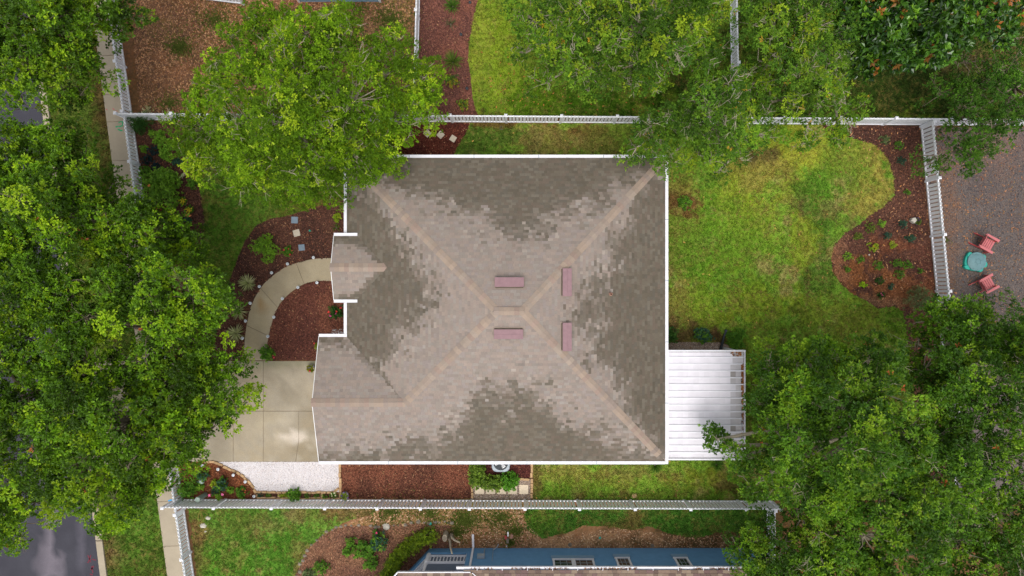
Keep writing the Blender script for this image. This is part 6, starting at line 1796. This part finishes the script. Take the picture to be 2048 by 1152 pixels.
# adirondack chairs
def chair(px, py, ang, label):
    c = P(px, py, .38)
    t = bpy.data.objects.new('garden_chair', None); SC.collection.objects.link(t)
    t.location = (c[0], c[1], 0); t.rotation_euler = (0, 0, ang); ORI[t] = Vector((0, 0, 0))
    tag(t, label, 'chair', 'faded red garden chairs on the gravel')
    def pt(nm, mb, mat='chair'):
        me = mb.mesh(nm, M[mat]); o = link(nm, me, t); return o
    # local x forward
    for i in range(6):
        u = -.22 + i * .088; z = .26 + i * .018
        pt('seat_slat', MB().box((u, 0, z), (.075, .52, .02)))
    n = 6
    for i in range(n):
        yv_ = (i - (n - 1) / 2) * .088
        top = .82 - .12 * (abs(yv_) / .25) ** 2
        a_ = Vector((-.20, yv_ * .95, .27)); b_ = Vector((-.20 - (top - .27) * .42, yv_ * 1.08, top))
        pt('back_slat', MB().bar(a_, b_, .076, .02, up=(1, 0, .4)))
    pt('back_rail', MB().box((-.335, 0, .58), (.03, .5, .05)))
    for s in (-1, 1):
        pt('arm', MB().add([(-.42, s * .27, .52), (.30, s * .25, .55), (.32, s * .37, .55), (-.30, s * .36, .525), (-.42, s * .27, .545), (.30, s * .25, .575), (.32, s * .37, .575), (-.30, s * .36, .55)],
                           [(0, 1, 2, 3), (4, 5, 6, 7), (0, 1, 5, 4), (1, 2, 6, 5), (2, 3, 7, 6), (3, 0, 4, 7)]))
        pt('front_leg', MB().box((.25, s * .29, .27), (.10, .03, .54)), 'chairred')
        pt('rear_leg', MB().bar((.25, s * .262, .33), (-.62, s * .262, .05), .03, .10), 'chairred')
    pt('apron', MB().box((.27, 0, .29), (.025, .52, .1)))
    return t
chair(1975, 488, R(-30), 'faded red slatted garden chair above the turtle sandbox')
chair(1975, 567, R(29), 'faded red slatted garden chair below the turtle sandbox')

# white planter pot by the fence, white ball, brown box, sprinkler caps, garden stakes
x, y, _ = P(1829, 440, .2)
t = thing('stone_planter', 'white stone planter with violet flowers against the side fence', 'planter', (x, y, 0))
MB().prism(ccw([(x - .17, y - .02), (x - .02, y - .16), (x + .12, y - .02), (x + .03, y + .12), (x - .1, y + .1)]), 0, .25, inset=.03).build('stone', M['whiterock'], t)
r = np.random.default_rng(3); d = nz(r.normal(0, 1, (26, 3))); d[:, 2] = np.abs(d[:, 2])
V, C = tufts(np.array([x + .17, y - .04, .12]) + d * .13, d, 6, .08, .02, .03, np.array([S(q) for q in ((90, 116, 40), (110, 130, 50), (96, 80, 110))])[r.integers(0, 3, 26)], r)
link('foliage', raw_mesh('foliage', V - np.array((x, y, 0)), np.arange(len(V)).reshape(-1, 4), M['leafdull'], C), t)['kind'] = 'stuff'
def small(name, label, cat, px, py, prof, mat, z=0.0, n=14):
    x, y, _ = P(px, py, .05)
    return tag(MB().lathe((x, y, z), prof, n).build(name, M[mat], None, loc=(x, y, 0), smooth=False), label, cat)
ball = [(.01, 0), (.035, .015), (.045, .045), (.035, .075), (.01, .09)]
small('garden_ball', 'small white ball lying in the middle of the wavy bed', 'ball', 1738.5, 509.5, ball, 'whiterock')
ring = [(.09, 0), (.09, .03), (.065, .035), (.06, .01)]
small('valve_cover', 'round grey valve cover in the grass by the upper fence', 'valve cover', 1003, 255.5, ring, 'rock')
small('drain', 'round drain ring by the blue wall, left one', 'drain', 1140, 1090, ring, 'rock')
small('drain', 'round drain ring by the blue wall, right one', 'drain', 1305, 1092, ring, 'rock')
small('sprinkler_cap', 'bright teal cap on the bare soil strip', 'sprinkler', 1200, 1076, [(.055, 0), (.055, .05), (.03, .06)], 'teal')
small('sprinkler_cap', 'bright teal cap beside the stone ring', 'sprinkler', 860, 1047.5, [(.075, 0), (.075, .05), (.03, .07)], 'teal')
small('garden_disc', 'small orange brown disc by the long lower fence', 'garden ornament', 1269, 992, [(.11, 0), (.12, .03), (.08, .05), (.05, .04)], 'brick')
small('solar_stake', 'dark blue solar stake in the mulch strip, lower one', 'garden light', 934, 177, [(.07, 0), (.07, .1), (.03, .12)], 'black')
small('solar_stake', 'dark blue solar stake in the mulch strip, middle one', 'garden light', 922, 69, [(.07, 0), (.07, .1), (.03, .12)], 'black')
small('solar_stake', 'dark blue solar stake in the mulch strip, top one', 'garden light', 940, 5, [(.07, 0), (.07, .1), (.03, .12)], 'black')
small('garden_stake', 'small blue green stake right of the stepping stones', 'garden ornament', 620, 461.5, [(.04, 0), (.045, .12), (.02, .14)], 'teal')
small('garden_ball', 'tiny white ball at the base of the blue porch wall', 'ball', 924, 1100, ball, 'whiterock')
small('lamp_knob', 'white knob on the ground beside the blue wall', 'garden light', 1013, 1092, [(.03, 0), (.03, .1), (.02, .12)], 'trim')
x, y, _ = P(812, 287, .3)
t = thing('wooden_box', 'brown wooden box under the edge of the light green tree', 'box', (x, y, 0))
MB().box((x, y, .17), (.42, .36, .34), rz=-.6).build('body', M['wood'], t); MB().box((x, y, .36), (.46, .40, .03), rz=-.6).build('lid', M['wood'], t)
x, y, _ = P(803, 268, .1)
tag(rock(rr_, x, y, .12, None, 'boulder', 'brick'), 'pale pinkish rock beside the brown box', 'rock')
tag(rock(rr_, *P(655, 672)[:2], .1, None, 'boulder', 'brick'), 'tan rock in the mulch at the garage corner', 'rock')
# pruned bare trunk
x, y, _ = P(892, 1068, 0)
t = thing('bare_stump', 'pruned grey stump with two bare leaning branches near the porch', 'stump', (x, y, 0))
MB().lathe((x, y, 0), [(.16, 0), (.15, .5), (.14, .55)], 12, sx=.8, sy=1.15).build('trunk', M['driftwood'], t, smooth=False)
MB().lathe((x, y, .552), [(.11, 0), (.10, .004)], 12, sx=.8, sy=1.15).build('cut_face', M['rock'], t)
def q3(px, py, z): return P(px, py, z)
MB().tube([q3(897, 1072, .1), q3(900, 1082, .7), q3(901, 1095, 1.2), q3(904, 1107, 1.8)], [.08, .055, .045, .03], 8).build('branch', M['driftwood'], t, smooth=True)
MB().tube([q3(903, 1069, .2), q3(904, 1075, .6), q3(910, 1081, .9), q3(920, 1085, 1.1)], [.09, .06, .045, .03], 8).build('branch', M['driftwood'], t, smooth=True)
# red and white marker
x, y, _ = P(1016, 1072, 0)
t = thing('garden_tool', 'white stake with red blades and dark base on the bare soil', 'garden tool', (x, y, 0))
MB().box((x, y + .12, .06), (.06, .2, .1)).build('handle', M['trim'], t)
MB().box((x - .1, y - .05, .05), (.1, .18, .08), rz=.3).build('blade', M['chairred'], t)
MB().box((x + .17, y + .0, .05), (.12, .2, .08), rz=-.3).build('blade', M['pipe'], t)
MB().box((x - .02, y - .2, .05), (.12, .22, .09)).build('base', M['rock'], t)
# utility marks sprayed on the ground
def spray(name, label, strokes, mat, z, w=.05):
    r = random.Random(len(label))
    root = thing(name, label, 'paint mark', P(strokes[0][0], strokes[0][1], 0))
    for (a, b, c, d) in strokes:
        p, q = Vector(P(a, b, 0)), Vector(P(c, d, 0)); p.z = q.z = z
        n_ = max(2, int((q - p).length / .05))
        s = (q - p).normalized().cross(Vector((0, 0, 1)))
        vs, fs = [], []
        for i in range(n_ + 1):
            e = p.lerp(q, i / n_); ww = w * r.uniform(.35, .8)
            o = s * r.gauss(0, w * .15)
            vs += [e - s * ww + o, e + s * ww + o]
        for i in range(n_): fs.append((2 * i, 2 * i + 2, 2 * i + 3, 2 * i + 1))
        MB().add(vs, fs).build('stroke', M[mat], root)
    return root
sz_ = .040
spray('paint_mark', 'green spray paint mark on the sidewalk by the fence corner', [(232, 254, 246, 252), (238, 246, 244, 243), (236, 259, 246, 262), (246, 252, 246, 243)], 'green_paint', sz_, .045)
spray('paint_mark', 'faint pink spray paint mark on the upper sidewalk', [(226, 217, 230, 220), (232, 224, 236, 222), (213, 219, 216, 220)], 'pink', sz_, .03)
spray('paint_mark', 'red spray paint line on the lower sidewalk', [(345, 972, 345, 984), (346, 984, 348, 986)], 'red_paint', sz_, .05)
spray('paint_mark', 'blue spray paint mark at the corner of the lower fence', [(337, 1001, 351, 998)], 'blue_paint', sz_, .05)
spray('paint_mark', 'red spray paint scribble on the asphalt', [(176, 1110, 182, 1124), (182, 1110, 176, 1126), (184, 1118, 192, 1120), (184, 1132, 186, 1146), (182, 1140, 188, 1132), (180, 1148, 186, 1150)], 'road_red', .010, .05)
print('total tris', sum(len(m.loops)-2*len(m.polygons) for m in bpy.data.meshes), 'leaf tris', TRIS[0], 'tabs', len(tabs))
